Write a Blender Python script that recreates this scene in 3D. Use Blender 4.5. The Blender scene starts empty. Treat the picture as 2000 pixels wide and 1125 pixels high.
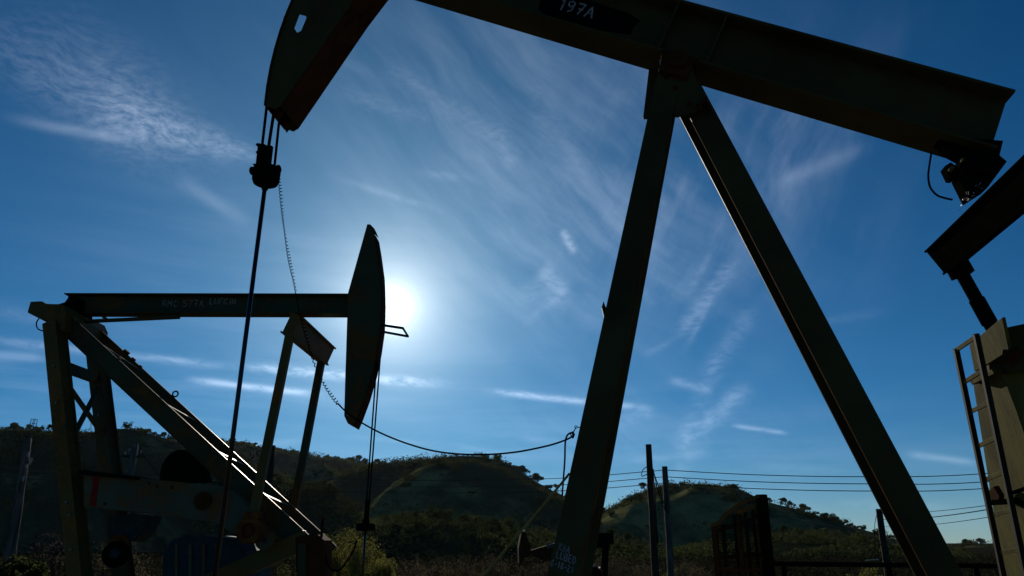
import bpy, bmesh, math, random
from math import radians as rad
from mathutils import Vector, noise
import numpy as np

# ------------------------------------------------------------------ camera, sky, sun
F_PX, PITCH, EYE = 1500.0, rad(18.3), 1.6
scene = bpy.context.scene
COL = scene.collection
cam_d = bpy.data.cameras.new("camera")
cam_d.sensor_width = 36.0
cam_d.lens = 36.0 * F_PX / 2000.0
cam_d.clip_start, cam_d.clip_end = 0.05, 20000
cam = bpy.data.objects.new("camera", cam_d)
COL.objects.link(cam)
cam.location = (0, 0, EYE)
cam.rotation_euler = (math.pi / 2 + PITCH, 0, 0)
scene.camera = cam
scene.view_settings.view_transform = 'Standard'
scene.view_settings.look = 'None'
scene.view_settings.exposure = 0.0
scene.view_settings.gamma = 1.0
scene.cycles.max_bounces = 5
scene.cycles.transparent_max_bounces = 8
scene.cycles.use_denoising = True

CAMP = Vector((0, 0, EYE))
_R = Vector((1, 0, 0)); _U = Vector((0, -math.sin(PITCH), math.cos(PITCH))); _F = Vector((0, math.cos(PITCH), math.sin(PITCH)))
def ray(x, y):
    return (_R * ((x - 1000) / F_PX) + _U * ((562.5 - y) / F_PX) + _F)
def azel(x, y):
    r = ray(x, y).normalized()
    return math.degrees(math.atan2(r.x, r.y)), math.degrees(math.asin(r.z))
def far_point(x, y, D):
    r = ray(x, y); k = D / math.hypot(r.x, r.y)
    return CAMP + r * k

SUN_DIR = ray(764, 600).normalized()
SUN_EL = math.asin(SUN_DIR.z); SUN_AZ = math.atan2(SUN_DIR.x, SUN_DIR.y)
sun_d = bpy.data.lights.new("sun", 'SUN')
sun_d.energy = 3.6; sun_d.angle = rad(0.5); sun_d.color = (1.0, 0.9, 0.74)
sun = bpy.data.objects.new("sun", sun_d); COL.objects.link(sun)
sun.rotation_euler = SUN_DIR.to_track_quat('Z', 'Y').to_euler()

class S:                                   # a socket with arithmetic, for building node graphs
    nt = None
    def __init__(s, o): s.o = o
    @staticmethod
    def m(op, *a, clamp=False):
        n = S.nt.nodes.new('ShaderNodeMath'); n.operation = op; n.use_clamp = clamp
        for i, v in enumerate(a):
            if isinstance(v, S): S.nt.links.new(v.o, n.inputs[i])
            else: n.inputs[i].default_value = v
        return S(n.outputs[0])
    def __add__(s, b): return S.m('ADD', s, b)
    __radd__ = __add__
    def __sub__(s, b): return S.m('SUBTRACT', s, b)
    def __rsub__(s, b): return S.m('SUBTRACT', b, s)
    def __mul__(s, b): return S.m('MULTIPLY', s, b)
    __rmul__ = __mul__
    def __truediv__(s, b): return S.m('DIVIDE', s, b)
    def exp(s): return S.m('EXPONENT', s)
    def clamp(s): return S.m('ADD', s, 0.0, clamp=True)
    def pow(s, b): return S.m('POWER', s, b)
def smooth(v, a, b):
    n = S.nt.nodes.new('ShaderNodeMapRange'); n.interpolation_type = 'SMOOTHSTEP'
    S.nt.links.new(v.o, n.inputs[0]); n.inputs[1].default_value = a; n.inputs[2].default_value = b
    return S(n.outputs[0])
def comb(x, y, z=0.0):
    n = S.nt.nodes.new('ShaderNodeCombineXYZ')
    for i, v in enumerate((x, y, z)):
        if isinstance(v, S): S.nt.links.new(v.o, n.inputs[i])
        else: n.inputs[i].default_value = v
    return S(n.outputs[0])
def noise_tex(vec, scale, detail=4.0, rough=0.55, dist=0.0):
    n = S.nt.nodes.new('ShaderNodeTexNoise')
    S.nt.links.new(vec.o, n.inputs['Vector']); n.inputs['Scale'].default_value = scale
    n.inputs['Detail'].default_value = detail; n.inputs['Roughness'].default_value = rough
    n.inputs['Distortion'].default_value = dist
    return S(n.outputs[0])
def mixcol(f, a, b, mode='MIX'):
    n = S.nt.nodes.new('ShaderNodeMix'); n.data_type = 'RGBA'; n.blend_type = mode
    for k, v in ((0, f), (6, a), (7, b)):
        if isinstance(v, S): S.nt.links.new(v.o, n.inputs[k])
        elif k == 0: n.inputs[0].default_value = v
        else: n.inputs[k].default_value = (*v, 1)
    return S(n.outputs[2])

def build_world():
    w = bpy.data.worlds.new("World"); scene.world = w; w.use_nodes = True
    nt = w.node_tree; nt.nodes.clear(); S.nt = nt
    out = nt.nodes.new('ShaderNodeOutputWorld'); bg = nt.nodes.new('ShaderNodeBackground')
    nt.links.new(bg.outputs[0], out.inputs[0])
    sky = nt.nodes.new('ShaderNodeTexSky'); sky.sky_type = 'NISHITA'; sky.sun_disc = False
    sky.sun_elevation = SUN_EL; sky.sun_rotation = SUN_AZ
    sky.altitude = 2000; sky.air_density = 0.85; sky.dust_density = 0.0; sky.ozone_density = 6.0
    tc = nt.nodes.new('ShaderNodeTexCoord')
    sep = nt.nodes.new('ShaderNodeSeparateXYZ'); nt.links.new(tc.outputs['Generated'], sep.inputs[0])
    X, Y, Z = (S(sep.outputs[i]) for i in range(3))
    A = S.m('ARCTAN2', X, Y) * 57.29578
    E = S.m('ARCSINE', Z) * 57.29578
    # photographic grade of the sky: deeper and bluer away from the sun
    gm = nt.nodes.new('ShaderNodeGamma'); nt.links.new(sky.outputs[0], gm.inputs[0]); gm.inputs[1].default_value = SKY_GAMMA
    hs = nt.nodes.new('ShaderNodeHueSaturation'); nt.links.new(gm.outputs[0], hs.inputs['Color'])
    hs.inputs['Saturation'].default_value = SKY_SAT; hs.inputs['Value'].default_value = SKY_VAL; hs.inputs['Hue'].default_value = SKY_HUE
    base = S(hs.outputs[0])
    # angle to the sun
    dt = nt.nodes.new('ShaderNodeVectorMath'); dt.operation = 'DOT_PRODUCT'
    nt.links.new(tc.outputs['Generated'], dt.inputs[0]); dt.inputs[1].default_value = SUN_DIR
    ang = S.m('ARCCOSINE', S.m('MINIMUM', S(dt.outputs['Value']), 0.9999999)) * 57.29578
    # cirrus: shared noises in sky angles
    ws = noise_tex(comb(A * 0.05, E * 0.05, 3.1), 1.6, 3.0) - 0.5
    ws2 = noise_tex(comb(A * 0.05, E * 0.05, 9.7), 1.6, 3.0) - 0.5
    A2 = A + ws * 6.0; E2 = E + ws2 * 6.0
    A3 = A + ws * 3.5; E3 = E + ws2 * 3.5
    fine = noise_tex(comb(A2 * 0.9, E2 * 2.2), 1.0, 6.0, 0.65)             # ripples
    streak = noise_tex(comb((A3 - E3 * 0.8) * 0.05, (E3 + A3 * 0.8) * 0.22), 1.0, 7.0, 0.62)
    streak2 = noise_tex(comb((A3 * 1.2 - E3 * 0.7) * 0.22, (E3 * 1.2 + A3 * 0.7) * 0.06, 5.0), 1.0, 7.0, 0.62)
    level = noise_tex(comb(A * 0.06, E * 0.55, 2.0), 1.0, 5.0, 0.6)
    total = None
    def addm(m):
        nonlocal total
        total = m if total is None else total + m
    def blob(px, py, rx, ry, amt, tex, lo, hi, rot=0.0):
        a0, e0 = azel(px, py)
        sx = rx * 0.0382; sy = ry * 0.0382
        c, s_ = math.cos(rot), math.sin(rot)
        da = A - a0; de = E - e0
        u = (da * c + de * s_) * (1 / sx); v = (de * c - da * s_) * (1 / sy)
        addm((0.0 - (u * u + v * v)).exp() * smooth(tex, lo, hi) * amt)
    def wisp(p0, p1, w0, amt, tex, lo, hi, warp=0.35, fade=0.25, w1=None):
        a0, e0 = azel(*p0); a1, e1 = azel(*p1)
        L = math.hypot(a1 - a0, e1 - e0); ca, sa = (a1 - a0) / L, (e1 - e0) / L
        Aw = A + ws * warp; Ew = E + ws2 * warp
        u = ((Aw - a0) * ca + (Ew - e0) * sa) * (1 / L)
        v = (Ew - e0) * ca - (Aw - a0) * sa
        w_ = w0 * 0.0382
        if w1 is not None: v = v / (u.clamp() * ((w1 - w0) * 0.0382) + w_)
        else: v = v * (1 / w_)
        ends = smooth(u, 0.0, fade) * smooth(1.0 - u, 0.0, fade)
        addm((0.0 - v * v).exp() * ends * smooth(tex, lo, hi) * amt)
    # broad thin veils
    blob(950, 180, 480, 240, 0.10, streak, 0.25, 0.85)
    blob(1150, 330, 360, 300, 0.11, streak, 0.28, 0.85)
    blob(1130, 520, 300, 150, 0.10, streak, 0.38, 0.78)
    blob(1350, 380, 300, 230, 0.10, streak2, 0.36, 0.78)
    blob(1500, 330, 260, 90, 0.09, streak2, 0.4, 0.72, rot=0.6)
    blob(560, 560, 420, 160, 0.05, level, 0.35, 0.7)
    blob(650, 800, 800, 110, 0.05, level, 0.38, 0.72)
    blob(1250, 850, 300, 80, 0.07, streak, 0.30, 0.7)
    blob(1500, 960, 700, 110, 0.06, level, 0.36, 0.70)
    blob(80, 760, 400, 60, 0.06, level, 0.4, 0.7)
    # the rippled cloud, upper left
    blob(235, 195, 150, 75, 0.20, fine, 0.14, 0.92, rot=-0.45)
    blob(60, 130, 150, 45, 0.13, fine, 0.25, 0.9, rot=-0.25)
    wisp((130, 190), (560, 318), 52, 0.30, fine, 0.16, 0.90, w1=8, fade=0.30)
    wisp((-20, 222), (330, 285), 9, 0.17, level, 0.2, 0.6, fade=0.4)
    wisp((330, 340), (500, 440), 13, 0.10, streak, 0.2, 0.6)
    # contrails
    wisp((430, 708), (900, 752), 9, 0.46, fine, 0.22, 0.75, warp=0.1)
    wisp((350, 738), (640, 772), 6, 0.42, fine, 0.15, 0.55, warp=0.1)
    wisp((-90, 652), (460, 715), 7, 0.17, fine, 0.2, 0.6, warp=0.1)
    wisp((-120, 690), (110, 700), 9, 0.17, level, 0.2, 0.6, warp=0.1)
    wisp((930, 760), (1290, 798), 6, 0.36, fine, 0.15, 0.6, warp=0.15)
    # feathers right of the leg
    wisp((1310, 672), (1450, 490), 15, 0.20, fine, 0.15, 0.8, warp=0.6)
    wisp((1300, 890), (1480, 745), 17, 0.24, fine, 0.15, 0.8, warp=0.8)
    wisp((1370, 750), (1480, 590), 18, 0.10, fine, 0.25, 0.65, warp=0.6)
    wisp((1420, 830), (1550, 848), 4, 0.24, fine, 0.1, 0.5, warp=0.1)
    wisp((1760, 885), (1920, 905), 6, 0.20, fine, 0.1, 0.5, warp=0.1)
    wisp((1300, 740), (1400, 765), 8, 0.15, fine, 0.2, 0.6, warp=0.2)
    wisp((1095, 445), (1125, 500), 8, 0.26, fine, 0.2, 0.6, warp=0.1)
    wisp((1050, 520), (1110, 580), 20, 0.14, fine, 0.2, 0.6)
    wisp((1480, 370), (1720, 275), 14, 0.10, streak2, 0.2, 0.6)
    wisp((1180, 830), (1290, 800), 12, 0.12, fine, 0.15, 0.8, warp=0.5)
    wisp((1000, 560), (1130, 600), 16, 0.09, fine, 0.2, 0.8, warp=0.6)
    wisp((1330, 330), (1370, 480), 18, 0.10, streak2, 0.2, 0.8, warp=0.8)
    wisp((1410, 700), (1330, 860), 16, 0.08, fine, 0.2, 0.8, warp=0.8)
    wisp((640, 170), (860, 240), 14, 0.07, fine, 0.2, 0.8, warp=0.5)
    wisp((720, 110), (1030, 290), 22, 0.07, fine, 0.2, 0.8, warp=0.7)
    wisp((960, 240), (1010, 330), 16, 0.08, fine, 0.2, 0.8, warp=0.6)
    wisp((1010, 120), (1180, 420), 26, 0.05, fine, 0.2, 0.9, warp=0.8)
    wisp((880, 210), (1150, 470), 26, 0.07, streak, 0.2, 0.9, warp=0.7)
    for q0, q1, w_, am in (((610, 330), (900, 420), 7, .10), ((800, 330), (930, 350), 9, .09), ((1010, 640), (1120, 560), 8, .08), ((1200, 480), (1290, 620), 9, .09), ((1230, 330), (1330, 420), 10, .08), ((1480, 560), (1620, 690), 10, .06),
                           ((1540, 640), (1760, 600), 8, .06), ((850, 860), (1050, 900), 6, .09), ((1180, 905), (1420, 880), 7, .10), ((1440, 905), (1700, 925), 6, .08), ((1600, 980), (1900, 1000), 8, .09), ((640, 850), (880, 870), 5, .08), ((250, 690), (480, 720), 5, .12), ((-60, 590), (160, 640), 10, .08), ((1330, 600), (1400, 470), 8, .09), ((1400, 560), (1330, 700), 6, .12), ((560, 60), (760, 160), 12, .05), ((1240, 700), (1330, 660), 8, .07), ((1290, 950), (1400, 850), 12, .10)):
        wisp(q0, q1, w_, am, fine, 0.15, 0.8, warp=0.7, fade=0.4)
    wisp((330, 880), (620, 860), 6, 0.08, level, 0.2, 0.7)
    wisp((1000, 855), (1160, 870), 6, 0.10, level, 0.2, 0.7)
    near = (ang * (-1 / 16.0)).exp()
    cl = total * (near * 0.9 + 0.62)
    ccol = comb(cl * 0.74, cl * 0.80, cl * 0.90)
    # glare of the sun in the air
    core = (0.0 - (ang * (1 / 0.42)).pow(2.0)).exp() * 6.0 + (ang * (-1 / 0.75)).exp() * 1.4
    mid = (ang * (-1 / 2.7)).exp() * 1.1
    wide = (ang * (-1 / 10.5)).exp() * 0.46
    low = (S.m('MAXIMUM', E, 0.0) * (-1 / 9.0)).exp()
    gcol = comb(core + mid + wide * 0.40 + low * 0.066, core + mid * 0.93 + wide * 0.77 + low * 0.095, core * 0.97 + mid * 0.82 + wide * 0.85 + low * 0.075)
    base = mixcol(low * 0.30, base, (0.0, 0.0, 0.0))
    va = nt.nodes.new('ShaderNodeVectorMath'); va.operation = 'ADD'
    nt.links.new(ccol.o, va.inputs[0]); nt.links.new(gcol.o, va.inputs[1])
    sc_ = nt.nodes.new('ShaderNodeVectorMath'); sc_.operation = 'SCALE'; sc_.inputs['Scale'].default_value = 1 / SKY_STRENGTH
    nt.links.new(va.outputs[0], sc_.inputs[0])
    vb = nt.nodes.new('ShaderNodeVectorMath'); vb.operation = 'ADD'
    nt.links.new(base.o, vb.inputs[0]); nt.links.new(sc_.outputs[0], vb.inputs[1])
    nt.links.new(vb.outputs[0], bg.inputs[0]); bg.inputs[1].default_value = SKY_STRENGTH
SKY_STRENGTH, SKY_GAMMA, SKY_SAT, SKY_VAL, SKY_HUE = 0.05, 1.0, 1.22, 1.10, 0.495
build_world()

# ------------------------------------------------------------------ helpers
class Plane:                               # a vertical plane at distance D along the azimuth of image column px
    def __init__(s, px, D, az):
        a = rad(az); s.n = Vector((math.sin(a), math.cos(a), 0)); s.t = Vector((math.cos(a), -math.sin(a), 0))
        r = ray(px, 1058); r.z = 0; r.normalize(); s.O = r * D
    def pt(s, x, y, off=0.0):
        r = ray(x, y); k = ((s.O - CAMP).dot(s.n) + off) / r.dot(s.n)
        return CAMP + r * k
    def w(s, a, z, off=0.0):
        return s.O + s.t * a + s.n * off + Vector((0, 0, z))
    def loc(s, P):
        d = P - s.O
        return d.dot(s.t), d.dot(s.n), P.z
ZUP = Vector((0, 0, 1))

class MB:
    def __init__(s): s.v = []; s.f = []
    def add(s, vs, fs):
        b = len(s.v); s.v += [Vector(v) for v in vs]; s.f += [tuple(i + b for i in f) for f in fs]; return s
    def box(s, c, hx, hy, hz):             # centre and three half vectors
        vs = [c + hx * i + hy * j + hz * k for i in (-1, 1) for j in (-1, 1) for k in (-1, 1)]
        return s.add(vs, [(0, 1, 3, 2), (4, 6, 7, 5), (0, 4, 5, 1), (2, 3, 7, 6), (0, 2, 6, 4), (1, 5, 7, 3)])
    def bar(s, A, B, side, w, h):          # rectangular bar from A to B: w along `side`, h across it
        d = (B - A).normalized(); sd = (side - d * side.dot(d)).normalized(); up = d.cross(sd)
        return s.box((A + B) / 2, (B - A) / 2, sd * (w / 2), up * (h / 2))
    def wbeam(s, A, B, up, h, b, tf=0.022, tw=0.014):     # wide-flange section; up = web direction
        d = (B - A).normalized(); u = (up - d * up.dot(d)).normalized(); sd = d.cross(u)
        pts = [(-b/2, -h/2), (b/2, -h/2), (b/2, -h/2+tf), (tw/2, -h/2+tf), (tw/2, h/2-tf), (b/2, h/2-tf), (b/2, h/2), (-b/2, h/2), (-b/2, h/2-tf), (-tw/2, h/2-tf), (-tw/2, -h/2+tf), (-b/2, -h/2+tf)]
        n = len(pts); vs = [P + sd * x + u * y for P in (A, B) for x, y in pts]
        fs = [(i, (i + 1) % n, n + (i + 1) % n, n + i) for i in range(n)]
        caps = [(0, 1, 2, 11), (11, 2, 3, 10), (10, 3, 4, 9), (9, 4, 5, 8), (8, 5, 6, 7)]
        return s.add(vs, fs + caps + [tuple(n + i for i in reversed(c)) for c in caps])
    def prism(s, pts, ext):
        n = len(pts); vs = [Vector(p) for p in pts] + [Vector(p) + ext for p in pts]
        return s.add(vs, [tuple(range(n)), tuple(reversed(range(n, 2 * n)))] + [(i, (i + 1) % n, n + (i + 1) % n, n + i) for i in range(n)])
    def tube(s, pts, r, k=8, r2=None, cap=True):
        pts = [Vector(p) for p in pts]; n = len(pts); vs = []; fs = []
        ref = None
        for i, p in enumerate(pts):
            d = (pts[min(i + 1, n - 1)] - pts[max(i - 1, 0)])
            d = d.normalized() if d.length > 1e-9 else Vector((0, 0, 1))
            if ref is None: ref = d.orthogonal().normalized()
            ref = (ref - d * ref.dot(d))
            ref = ref.normalized() if ref.length > 1e-6 else d.orthogonal().normalized()
            bi = d.cross(ref); rr = r if r2 is None else r + (r2 - r) * i / max(1, n - 1)
            vs += [p + (ref * math.cos(2 * math.pi * j / k) + bi * math.sin(2 * math.pi * j / k)) * rr for j in range(k)]
        for i in range(n - 1):
            fs += [(i * k + j, i * k + (j + 1) % k, (i + 1) * k + (j + 1) % k, (i + 1) * k + j) for j in range(k)]
        if cap: fs += [tuple(reversed(range(k))), tuple(range((n - 1) * k, n * k))]
        return s.add(vs, fs)
    def ring(s, c, ax, ri, ro, half, k=28):    # flat washer
        ax = ax.normalized(); u = ax.orthogonal().normalized(); w = ax.cross(u)
        vs = []
        for j in range(k):
            d = u * math.cos(2 * math.pi * j / k) + w * math.sin(2 * math.pi * j / k)
            vs += [c + d * ri - ax * half, c + d * ro - ax * half, c + d * ro + ax * half, c + d * ri + ax * half]
        fs = [(4 * j + a, 4 * j + (a + 1) % 4, 4 * ((j + 1) % k) + (a + 1) % 4, 4 * ((j + 1) % k) + a) for j in range(k) for a in range(4)]
        return s.add(vs, fs)
    def torus(s, c, ax, R, r, k=16, q=6):
        ax = ax.normalized(); u = ax.orthogonal().normalized(); w = ax.cross(u); pts = []
        vs = []
        for j in range(k):
            d = u * math.cos(2 * math.pi * j / k) + w * math.sin(2 * math.pi * j / k)
            for m in range(q): vs.append(c + d * (R + r * math.cos(2 * math.pi * m / q)) + ax * (r * math.sin(2 * math.pi * m / q)))
        return s.add(vs, [(j * q + m, j * q + (m + 1) % q, ((j + 1) % k) * q + (m + 1) % q, ((j + 1) % k) * q + m) for j in range(k) for m in range(q)])
    def cyl(s, A, B, r, k=20, r2=None): return s.tube([A, B], r, k, r2)
    def build(s, name, mat, parent=None, smooth_=False, bevel=0.0, fix=True):
        me = bpy.data.meshes.new(name)
        off = parent_loc(parent)
        me.from_pydata([tuple(v - off) for v in s.v], [], s.f)
        if fix:
            bm = bmesh.new(); bm.from_mesh(me); bmesh.ops.recalc_face_normals(bm, faces=bm.faces); bm.to_mesh(me); bm.free()
        return link_mesh(name, me, mat, parent, smooth_, bevel)
def parent_loc(p):
    o = Vector((0, 0, 0))
    while p is not None: o += p.location; p = p.parent
    return o
def link_mesh(name, me, mat, parent=None, smooth_=False, bevel=0.0):
    if mat: me.materials.append(mat)
    if smooth_: me.polygons.foreach_set('use_smooth', [True] * len(me.polygons))
    o = bpy.data.objects.new(name, me); COL.objects.link(o)
    if parent: o.parent = parent
    if bevel > 0:
        b = o.modifiers.new('bevel', 'BEVEL'); b.width = bevel; b.segments = 1; b.limit_method = 'ANGLE'; b.angle_limit = rad(40)
    return o
def tag(o, label=None, cat=None, group=None, kind=None):
    for k, v in (('label', label), ('category', cat), ('group', group), ('kind', kind)):
        if v: o[k] = v
    return o
def thing(name, loc, label, cat, group=None):
    o = bpy.data.objects.new(name, None); COL.objects.link(o); o.location = loc; o.empty_display_size = 0.3
    return tag(o, label, cat, group)
def catenary(A, B, sag, n=24):
    return [A.lerp(B, i / n) - ZUP * (sag * 4 * (i / n) * (1 - i / n)) for i in range(n + 1)]
def bez(pts, n=8):                          # smooth curve through points
    out = []; P = [pts[0]] + list(pts) + [pts[-1]]
    for i in range(1, len(P) - 2):
        p0, p1, p2, p3 = P[i - 1], P[i], P[i + 1], P[i + 2]
        for j in range(n):
            t = j / n
            out.append(0.5 * ((2 * p1) + (p2 - p0) * t + (2 * p0 - 5 * p1 + 4 * p2 - p3) * t * t + (3 * p1 - p0 - 3 * p2 + p3) * t ** 3))
    return out + [pts[-1]]

GLYPH = {   # painted stroke letters in a 1 x 1.5 box
 '1': [[(.25, 1.2), (.5, 1.5), (.5, 0)]], '9': [[(.85, .95), (.5, .7), (.15, .95), (.2, 1.35), (.5, 1.5), (.82, 1.35), (.85, .95), (.78, .3), (.4, 0)]],
 '7': [[(.1, 1.5), (.9, 1.5), (.4, 0)], [(.35, .75), (.8, .75)]], 'A': [[(.05, 0), (.5, 1.5), (.95, 0)], [(.22, .55), (.78, .55)]],
 'K': [[(.12, 1.5), (.12, 0)], [(.9, 1.5), (.12, .7), (.9, 0)]], 'B': [[(.12, 0), (.12, 1.5), (.65, 1.45), (.8, 1.15), (.6, .82), (.12, .8)], [(.6, .82), (.9, .45), (.65, .05), (.12, 0)]],
 'L': [[(.12, 1.5), (.12, 0), (.85, 0)]], 'U': [[(.1, 1.5), (.12, .3), (.5, 0), (.88, .3), (.9, 1.5)]], 'E': [[(.9, 1.5), (.12, 1.5), (.12, 0), (.9, 0)], [(.12, .78), (.75, .78)]],
 'D': [[(.12, 0), (.12, 1.5), (.6, 1.4), (.92, .8), (.6, .1), (.12, 0)]], '6': [[(.8, 1.5), (.3, 1.0), (.12, .45), (.4, 0), (.8, .15), (.85, .6), (.5, .8), (.15, .55)]],
 '-': [[(.15, .7), (.8, .7)]], '8': [[(.5, .8), (.15, 1.1), (.5, 1.5), (.85, 1.1), (.5, .8), (.1, .4), (.5, 0), (.9, .4), (.5, .8)]], '2': [[(.12, 1.2), (.5, 1.5), (.85, 1.15), (.12, 0), (.92, 0)]],
 'R': [[(.12, 0), (.12, 1.5), (.7, 1.4), (.8, 1.1), (.6, .8), (.12, .75)], [(.5, .77), (.9, 0)]], 'M': [[(.05, 0), (.12, 1.5), (.5, .6), (.88, 1.5), (.95, 0)]], 'C': [[(.9, 1.3), (.5, 1.5), (.12, .8), (.5, 0), (.9, .2)]],
 '5': [[(.85, 1.5), (.2, 1.5), (.15, .85), (.6, .9), (.88, .5), (.6, 0), (.12, .1)]], 'F': [[(.9, 1.5), (.12, 1.5), (.12, 0)], [(.12, .78), (.75, .78)]], 'I': [[(.5, 1.5), (.5, 0)]], 'N': [[(.1, 0), (.1, 1.5), (.9, 0), (.9, 1.5)]],
 '4': [[(.7, 0), (.7, 1.5), (.1, .5), (.95, .5)]], '0': [[(.5, 0), (.12, .7), (.5, 1.5), (.88, .7), (.5, 0)]]}
def letters(mb, text, O, ux, uy, size, stroke, nrm, jit=0.0, seed=1):
    rg = random.Random(seed); x = 0.0
    for ch in text:
        if ch in GLYPH:
            dy = rg.uniform(-jit, jit)
            for st in GLYPH[ch]:
                P = [O + ux * (size * (x + p[0] + rg.uniform(-jit, jit) * .4)) + uy * (size * (p[1] + dy)) for p in st]
                for a, b in zip(P, P[1:]):
                    d = (b - a).normalized(); s_ = d.cross(nrm).normalized() * (stroke / 2)
                    a_, b_ = a - d * (stroke * .3), b + d * (stroke * .3)
                    mb.prism([a_ - s_, b_ - s_, b_ + s_, a_ + s_], nrm * 0.0015)
        x += 1.25 if ch not in '1I- ' else 0.95
    return mb

# ------------------------------------------------------------------ materials
def new_mat(name):
    m = bpy.data.materials.new(name); m.use_nodes = True; nt = m.node_tree; S.nt = nt
    return m, nt, nt.nodes['Principled BSDF']
def obj_coord(nt):
    t = nt.nodes.new('ShaderNodeTexCoord'); return S(t.outputs['Object'])
def setc(nt, b, col, rough=0.6, metal=0.0, spec=0.5):
    if isinstance(col, S): nt.links.new(col.o, b.inputs['Base Color'])
    else: b.inputs['Base Color'].default_value = (*col, 1)
    b.inputs['Roughness'].default_value = rough; b.inputs['Metallic'].default_value = metal
    b.inputs['Specular IOR Level'].default_value = spec
def bump(nt, b, h, strength, dist):
    n = nt.nodes.new('ShaderNodeBump'); n.inputs['Strength'].default_value = strength; n.inputs['Distance'].default_value = dist
    nt.links.new(h.o, n.inputs['Height']); nt.links.new(n.outputs[0], b.inputs['Normal'])
def steel(name, paint, rust=(0.055, 0.022, 0.010), lo=0.52, hi=0.66, scale=3.0, rough=0.55, spec=0.3, drip=1.0):
    m, nt, b = new_mat(name); co = obj_coord(nt)
    if drip != 1.0:
        mp = nt.nodes.new('ShaderNodeMapping'); mp.inputs['Scale'].default_value = (1, 1, drip); nt.links.new(co.o, mp.inputs[0]); co = S(mp.outputs[0])
    n1 = noise_tex(co, scale, 7, 0.65); n2 = noise_tex(co, scale * 9, 4, 0.6); n3 = noise_tex(co, scale * 0.5, 3)
    c = mixcol(smooth(n3, 0.35, 0.7), paint, tuple(x * 0.6 for x in paint))
    c = mixcol(smooth(n1 * 0.75 + n2 * 0.25, lo, hi), c, rust)
    setc(nt, b, c, rough, 0.0, spec); bump(nt, b, n2, 0.25, 0.01)
    return m
def plain(name, col, rough=0.6, metal=0.0, spec=0.4, var=0.35, scale=12):
    m, nt, b = new_mat(name); co = obj_coord(nt); n1 = noise_tex(co, scale, 5, 0.6)
    setc(nt, b, mixcol(smooth(n1, 0.3, 0.7), tuple(x * (1 - var) for x in col), col), rough, metal, spec)
    bump(nt, b, n1, 0.15, 0.01)
    return m
def leaf_mat(name, c1, c2, trans=0.35):
    m, nt, b = new_mat(name); co = obj_coord(nt); n1 = noise_tex(co, 1.3, 4, 0.6)
    c = mixcol(smooth(n1, 0.35, 0.65), c1, c2)
    setc(nt, b, c, 0.9, 0, 0.0)
    tr = nt.nodes.new('ShaderNodeBsdfTranslucent'); nt.links.new(c.o, tr.inputs[0])
    mx = nt.nodes.new('ShaderNodeMixShader'); mx.inputs[0].default_value = trans
    nt.links.new(b.outputs[0], mx.inputs[1]); nt.links.new(tr.outputs[0], mx.inputs[2])
    nt.links.new(mx.outputs[0], nt.nodes['Material Output'].inputs[0])
    return m

M = {}
M['green'] = steel('dark_green_paint', (0.052, 0.050, 0.018), (0.080, 0.032, 0.009), 0.53, 0.70, spec=.05)
M['green2'] = steel('weathered_green_paint', (0.040, 0.058, 0.028), (0.11, 0.052, 0.012), 0.48, 0.64, 1.6, spec=.06)
M['slant'] = plain('glint_brown_steel', (0.16, 0.10, 0.045), 0.45, 0.7, 0.4, 0.6, 7)  # brown tint puts the golden colour of sun glints into the metal
M['ochre'] = steel('yellowed_green_paint', (0.085, 0.074, 0.021), (0.15, 0.072, 0.015), 0.42, 0.62, 2.0, spec=.08)
M['pale'] = steel('pale_green_paint', (0.068, 0.088, 0.058), (0.115, 0.062, 0.018), 0.42, 0.60, 2.6, spec=.08)
M['rust'] = steel('rusted_steel', (0.045, 0.022, 0.009), (0.075, 0.028, 0.009), 0.4, 0.6, 4.0, 0.9, 0.02)
M['orange'] = steel('orange_rust', (0.16, 0.058, 0.014), (0.07, 0.018, 0.008), 0.45, 0.65, 5.0, 0.9, 0.05)
M['black'] = plain('shaded_black_metal', (0.007, 0.007, 0.006), 0.95, 0, 0.0)  # near black puts shade into the equalizer, pitman and tail bearing colour
M['khaki'] = steel('khaki_paint', (0.118, 0.108, 0.026), (0.054, 0.044, 0.014), 0.46, 0.66, 6.0, 0.8, 0.05, 0.22)
M['red'] = plain('red_paint', (0.20, 0.009, 0.005), 0.6, 0, .1)
M['blue'] = plain('blue_grey_paint', (0.016, 0.042, 0.044), 0.7, 0, 0.1)
M['white'] = plain('white_chalk_paint', (0.36, 0.37, 0.37), 0.9, 0, 0.0, 0.6, 30)
M['fade'] = plain('faded_paint', (0.34, 0.34, 0.31), 0.9, 0, 0.0, 0.8, 20)
M['blackpaint'] = plain('flat_black_paint', (0.004, 0.004, 0.006), 0.9, 0, 0.0)
M['steel'] = plain('bare_steel', (0.12, 0.12, 0.12), 0.35, 0.9, 0.5)
M['cable'] = plain('black_rubber', (0.006, 0.006, 0.006), 0.9, 0, 0.0)
M['wire'] = plain('aluminium_wire', (0.03, 0.03, 0.03), 0.8, 0.0, 0.05)
M['rope'] = plain('yellow_rope', (0.26, 0.20, 0.06), 0.9, 0, 0.0, 0.4, 60)
M['grease'] = plain('pale_grease', (0.55, 0.52, 0.42), 0.35, 0, 0.6)
M['glass'] = plain('glazed_insulator', (0.35, 0.36, 0.36), 0.12, 0, 0.8)
def wood_mat():
    m, nt, b = new_mat('weathered_wood'); co = obj_coord(nt)
    mp = nt.nodes.new('ShaderNodeMapping'); mp.inputs['Scale'].default_value = (1, 1, 0.05); nt.links.new(co.o, mp.inputs[0])
    g = noise_tex(S(mp.outputs[0]), 22, 5, 0.6)
    setc(nt, b, mixcol(smooth(g, 0.35, 0.65), (0.05, 0.038, 0.028), (0.17, 0.13, 0.10)), 0.9, 0, 0.1); bump(nt, b, g, 0.6, 0.02)
    return m
M['wood'] = wood_mat()
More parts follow.
